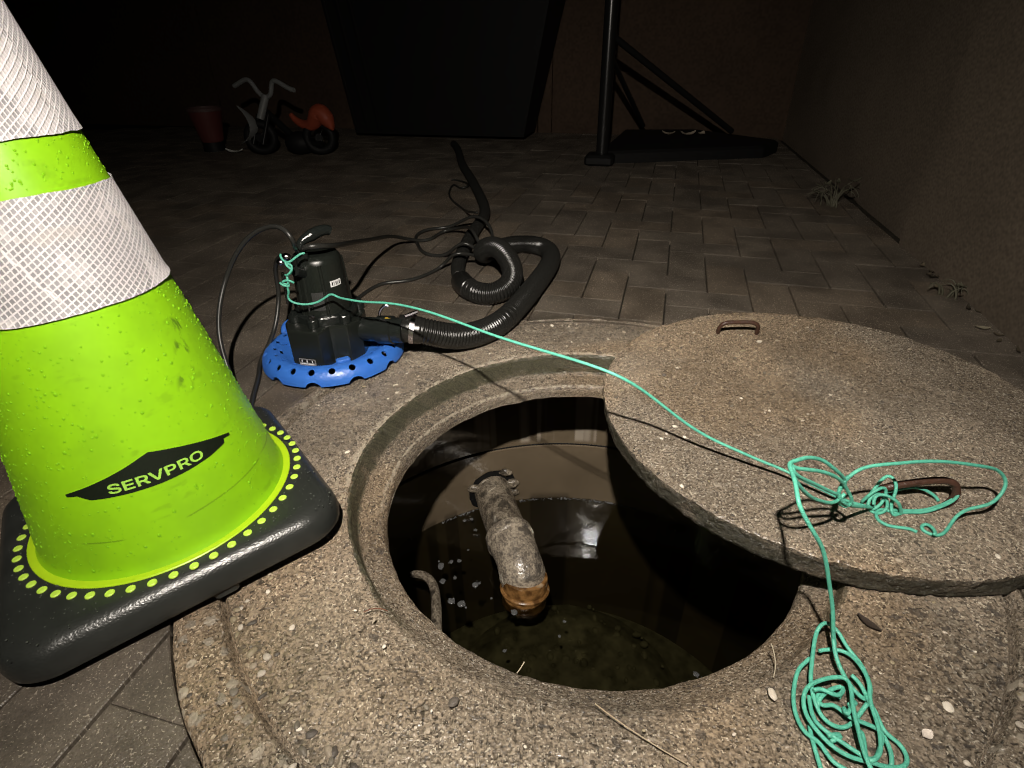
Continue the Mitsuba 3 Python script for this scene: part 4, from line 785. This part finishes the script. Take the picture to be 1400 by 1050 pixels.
litter('leaf_scrap', leafy(1.012, 1.085, 0.003, 0.030, 0.007, -0.3, 0), (0.20, 0.18, 0.13), label='pale leaf scrap on the pavers behind the lid', category='leaf scrap')
litter('leaf_scrap', leafy(0.376, 0.268, 0.002, 0.012, 0.0045, 0.4, 0), (0.52, 0.46, 0.40), label='pale chip on the collar right of the green coil', category='leaf scrap')
for k in range(14):
    t_ = rng.uniform(-0.55, 0.15); q_ = WALL_A + WALL_DIR * t_ - np.array([WALL_DIR[1], -WALL_DIR[0]]) * abs(rng.normal(0.012, 0.012))
    litter('leaf_litter', leafy(q_[0], q_[1], 0.003, rng.uniform(.015, .034), rng.uniform(.003, .007), rng.uniform(0, 6.28), 0, rng.uniform(.2, .8)), np.array((0.10, 0.082, 0.055)) * rng.uniform(.25, 1.1), label='dead leaf among the litter along the foot of the side wall', category='leaf', group='dead leaves along the side wall')
for k, (p_, lab, c_) in enumerate((
    ([(0.075, 0.300, 0.004), (0.105, 0.275, 0.005), (0.150, 0.245, 0.004)], 'pale straw on the collar in front of the hole', (0.30, 0.24, 0.16)),
    ([(-0.172, 0.408, 0.002), (-0.160, 0.412, 0.003), (-0.145, 0.409, 0.002)], 'reddish twig on the collar left of the hole', (0.11, 0.045, 0.025)),
    ([(0.000, 0.343, -0.014), (0.004, 0.346, -0.010), (0.008, 0.351, -0.007)], 'pale straw standing at the near lip of the hole', (0.34, 0.29, 0.21)),
    ([(0.262, 0.330, -0.008), (0.267, 0.342, 0.000), (0.266, 0.356, 0.010)], 'thin straw at the lip of the hole left of the coil', (0.30, 0.26, 0.19)))):
    m = sweep(spline(p_, 0.004), 0.0006, 6); litter('straw', m, c_, label=lab, category='straw')

# ------------------------------------------------------------------ walls and the dark back of the yard
def slab_wall(p0, p1, thick, z0, z1, name, mat, side=1, **lab):
    p0, p1 = np.asarray(p0, float), np.asarray(p1, float); d_ = (p1 - p0) / np.linalg.norm(p1 - p0); n_ = np.array([d_[1], -d_[0]]) * side
    q_ = Polygon([p0, p1, p1 + n_ * thick, p0 + n_ * thick]); m = trimesh.creation.extrude_polygon(q_, z1 - z0, engine='earcut'); m.apply_translation((0, 0, z0)); return add(name, m, mat, **lab)
WN = np.array([WALL_DIR[1], -WALL_DIR[0]])
JOG = WALL_A + WALL_DIR * 0.27
slab_wall(WALL_A - 3.0 * WALL_DIR, JOG, 0.25, -0.1, 2.3, 'side_wall__near_panel', 'mat_wall')
slab_wall(JOG + WN * 0.035, WALL_A + 3.3 * WALL_DIR + WN * 0.035, 0.25, -0.1, 2.3, 'side_wall__far_panel', 'mat_wall')
tag('side_wall', label='rough brownish rendered wall along the right of the yard', category='wall')
BW0 = np.array([0.2, 4.02]); BD = U_ROW; BN = -U_COL
for a_, b_ in ((-6.0, -3.61), (-3.6, -2.41), (-2.4, -1.21), (-1.2, -0.01), (0.0, 0.085), (0.091, 0.40), (0.406, 2.6)):
    slab_wall(BW0 + BD * a_, BW0 + BD * b_, 0.15, -0.05, 2.6, 'back_wall__panel', 'mat_back_wall', side=-1)
tag('back_wall', label='brown panelled wall across the dark back of the yard', category='wall')
# black tapered bin
def hopper(b0, b1, t0, t1, zb, zt, dep, dept):
    lo = [BW0 + BD * b0 + BN * (0.10 + dep), BW0 + BD * b1 + BN * (0.10 + dep), BW0 + BD * b1 + BN * 0.10, BW0 + BD * b0 + BN * 0.10]
    hi = [BW0 + BD * t0 + BN * (0.10 + dept), BW0 + BD * t1 + BN * (0.10 + dept), BW0 + BD * t1 + BN * 0.04, BW0 + BD * t0 + BN * 0.04]
    return trimesh.convex.convex_hull(np.vstack([np.c_[lo, [zb] * 4], np.c_[hi, [zt] * 4]]))
add('waste_skip__body', hopper(-1.10, 0.00, -1.15, 0.20, 0.03, 0.86, 0.30, 0.42), 'mat_black')
add('waste_skip__rim', hopper(-1.50, 0.30, -1.50, 0.30, 0.862, 0.92, 0.42, 0.42), 'mat_black')
for b_ in (-1.09, -1.01, -0.93):
    p_ = BW0 + BD * b_ + BN * 0.405; q_ = BW0 + BD * (b_ - 0.045) + BN * 0.525
    add('waste_skip__rib', rod(np.r_[p_, 0.05], np.r_[q_, 0.85], 0.012, 8), 'mat_black_gloss', smooth=40)
tag('waste_skip', label='large black tapered bin with side ribs standing against the back wall', category='bin')
# black stand: post, two braces, low base
pb = np.array([0.462, 2.954])
add('portable_stand__post', rod((pb[0], pb[1], 0.03), (pb[0], pb[1], 2.4), 0.030, 20), 'mat_black_gloss', smooth=40)
add('portable_stand__foot', bx(pb[0] - 0.01, pb[1] - 0.01, 0.025, 0.14, 0.13, 0.05, rz=AZ, r=0.012), 'mat_black')
add('portable_stand__brace', rod((pb[0] + 0.01, pb[1] + 0.02, 0.545), (1.21, 3.30, 0.09), 0.015, 12), 'mat_black_gloss', smooth=40)
add('portable_stand__brace', rod((pb[0] + 0.01, pb[1] + 0.03, 0.47), (0.79, 3.58, 0.09), 0.013, 12), 'mat_black_gloss', smooth=40)
bs = Polygon([(0.48, 2.98), (1.28, 3.06), (1.40, 3.20), (1.10, 3.62), (0.72, 3.66)])
add('portable_stand__base', loft(bs.buffer(0.03, quad_segs=4), ((0.0, 1.0), (0.045, 1.0), (0.058, 0.96))), 'mat_black', smooth=30)
tag('portable_stand', label='black steel post with two slanting braces on a low black base', category='stand')
for k, (x, y, L_, rz) in enumerate(((1.00, 3.38, .09, .2), (0.90, 3.42, .07, -.4), (1.08, 3.40, .06, .9))):
    litter('pale_litter', leafy(x, y, 0.064, L_, L_ * .3, rz, 0, 0.6), (0.42, 0.36, 0.28), label='pale litter lying on the black stand base', category='litter', group='pale litter on the stand base')
# small motorbike seen nearly head on, and the dim red container
BO = np.array([-1.42, 3.46]); bd = np.array([0.94, -0.34]); bn = np.array([-0.34, -0.94])      # across the picture, towards the camera
def bk(u, z, d_=0.0): q_ = BO + bd * (u + 0.13) + bn * d_; return (q_[0], q_[1], z)
def wheel(u, d_, r_, key, tilt=0.0):
    ax = np.r_[bd * math.cos(1.1) + bn * math.sin(1.1), 0.0]
    t_ = trimesh.creation.torus(r_ - 0.022, 0.022, major_sections=36, minor_sections=12); h_ = trimesh.creation.cylinder(0.022, 0.05, sections=16)
    M_ = trimesh.geometry.align_vectors([0, 0, 1], ax); 
    for m_, mat, kk in ((t_, 'mat_black', '__tyre'), (h_, 'mat_silver', '__hub')):
        m_.apply_transform(M_); m_.apply_translation(bk(u, r_, d_)); add(key + kk, m_, 'mat_black_gloss' if kk == '__hub' else mat, smooth=40)
    for k in range(6):
        a_ = k * math.pi / 3; e1 = np.cross(ax, [0, 0, 1]); off = (e1 * math.cos(a_) + np.array([0, 0, 1]) * math.sin(a_)) * (r_ - 0.03)
        add(key + '__spoke', rod(np.array(bk(u, r_, d_)), np.array(bk(u, r_, d_)) + off, 0.003, 6), 'mat_black_gloss')
wheel(-0.045, 0.06, 0.090, 'small_motorbike__front_wheel')
wheel(0.28, -0.02, 0.090, 'small_motorbike__rear_wheel')
add('small_motorbike__handlebar', sweep(spline([bk(-0.20, 0.335), bk(-0.12, 0.365), bk(-0.085, 0.358), bk(-0.045, 0.305), bk(0.0, 0.285), bk(0.035, 0.305), bk(0.06, 0.358), bk(0.10, 0.355), bk(0.19, 0.320)], 0.01), 0.012, 10), 'mat_silver', smooth=40, label='grey raised handlebar')
add('small_motorbike__stem', rod(bk(-0.005, 0.290), bk(-0.03, 0.180, 0.05), 0.020, 12), 'mat_silver', smooth=40)
for s_ in (-0.045, 0.02): add('small_motorbike__fork', rod(bk(s_ - 0.01, 0.200, 0.03), bk(s_ - 0.025, 0.060, 0.10), 0.012, 10), 'mat_black_gloss', smooth=40)
fm = leafy(0, 0, 0, 0.19, 0.036, 0, 0, 1.6); fm.apply_transform(trimesh.geometry.align_vectors([1, 0, 0], [0.12, 0.02, 1.0])); fm.apply_transform(trimesh.transformations.rotation_matrix(-0.3, [0, 0, 1])); fm.apply_translation(bk(-0.03, 0.145, 0.10))
add('small_motorbike__front_mudguard', fm, 'mat_silver', smooth=True, label='pale front mudguard')
add('small_motorbike__frame', cat(rod(bk(-0.02, 0.210), bk(0.16, 0.060), 0.018), rod(bk(0.16, 0.060), bk(0.30, 0.060), 0.016), rod(bk(0.16, 0.060), bk(0.27, 0.170), 0.014)), 'mat_black_gloss', smooth=40)
m = ico(2); m.apply_scale((0.08, 0.06, 0.06)); m.apply_translation(bk(0.16, 0.060)); add('small_motorbike__engine', m, 'mat_black', smooth=True)
sp_ = spline([bk(0.135, 0.205), bk(0.18, 0.165), bk(0.235, 0.152), bk(0.28, 0.172), bk(0.325, 0.215), bk(0.37, 0.170), bk(0.395, 0.142)], 0.006)
add('small_motorbike__seat', sweep(sp_, np.interp(np.linspace(0, 1, len(sp_)), [0, .3, .62, .85, 1], [.012, .024, .046, .040, .012]), 16), 'mat_orange', smooth=True, label='orange red seat and tail')
tag('small_motorbike', label='small motorbike with grey handlebar and orange seat parked in the dark', category='motorbike')
cp = BO + np.array([-0.29, 0.08])
add('red_container__body', revolve([(0.0, 0.05), (0.055, 0.05), (0.062, 0.06), (0.088, 0.215), (0.0, 0.215)], 28, (cp[0], cp[1], 0.0)), 'mat_red', smooth=35)
add('red_container__rim', revolve([(0.084, 0.212), (0.094, 0.212), (0.094, 0.228), (0.084, 0.228), (0.084, 0.212)], 28, (cp[0], cp[1], 0.0)), 'mat_red_pale', smooth=35)
add('red_container__stand', revolve([(0.0, 0.0), (0.060, 0.0), (0.055, 0.05), (0.0, 0.05)], 24, (cp[0], cp[1], 0.0)), 'mat_black', smooth=35)
tag('red_container', label='dim red tub with pale rim left of the small motorbike', category='container')
litter('pale_scrap', leafy(-1.555, 3.44, 0.004, 0.11, 0.022, -0.2, 0, 0.5), (0.60, 0.60, 0.56), label='pale scrap on the pavers in front of the small motorbike', category='litter')

# weeds at the foot of the side wall
def weed(key, x, y, n_, h_, spread, seed, **lab):
    g_ = np.random.default_rng(seed); parts = []
    for k in range(n_):
        a_ = g_.uniform(0, 2 * np.pi); l_ = h_ * g_.uniform(0.5, 1.1); o_ = np.array([math.cos(a_), math.sin(a_)])
        p0 = np.array([x, y]) + g_.normal(0, 0.012, 2); p_ = [np.r_[p0, 0], np.r_[p0 + o_ * spread * 0.35, l_ * 0.75], np.r_[p0 + o_ * spread * 0.8, l_ * 0.95], np.r_[p0 + o_ * spread * 1.25, l_ * g_.uniform(0.4, 0.8)]]
        s_ = spline(p_, 0.008); parts.append(sweep(s_, np.linspace(0.0030, 0.0006, len(s_)), 5))
        if k % 2 == 0:
            lf = leafy(0, 0, 0, l_ * 0.55, l_ * 0.10, a_, 0, 0.8, k); lf.apply_translation(s_[int(len(s_) * .7)]); parts.append(lf)
    m = cat(*parts); add(key, m, 'mat_weed', smooth=True, **lab)
weed('weed', 1.185, 2.10, 16, 0.085, 0.065, 3, label='dry weed tuft at the foot of the wall, the farther of two', category='weed')
weed('weed', 1.060, 1.262, 9, 0.038, 0.030, 4, label='small dry weed at the foot of the wall behind the lid', category='weed')
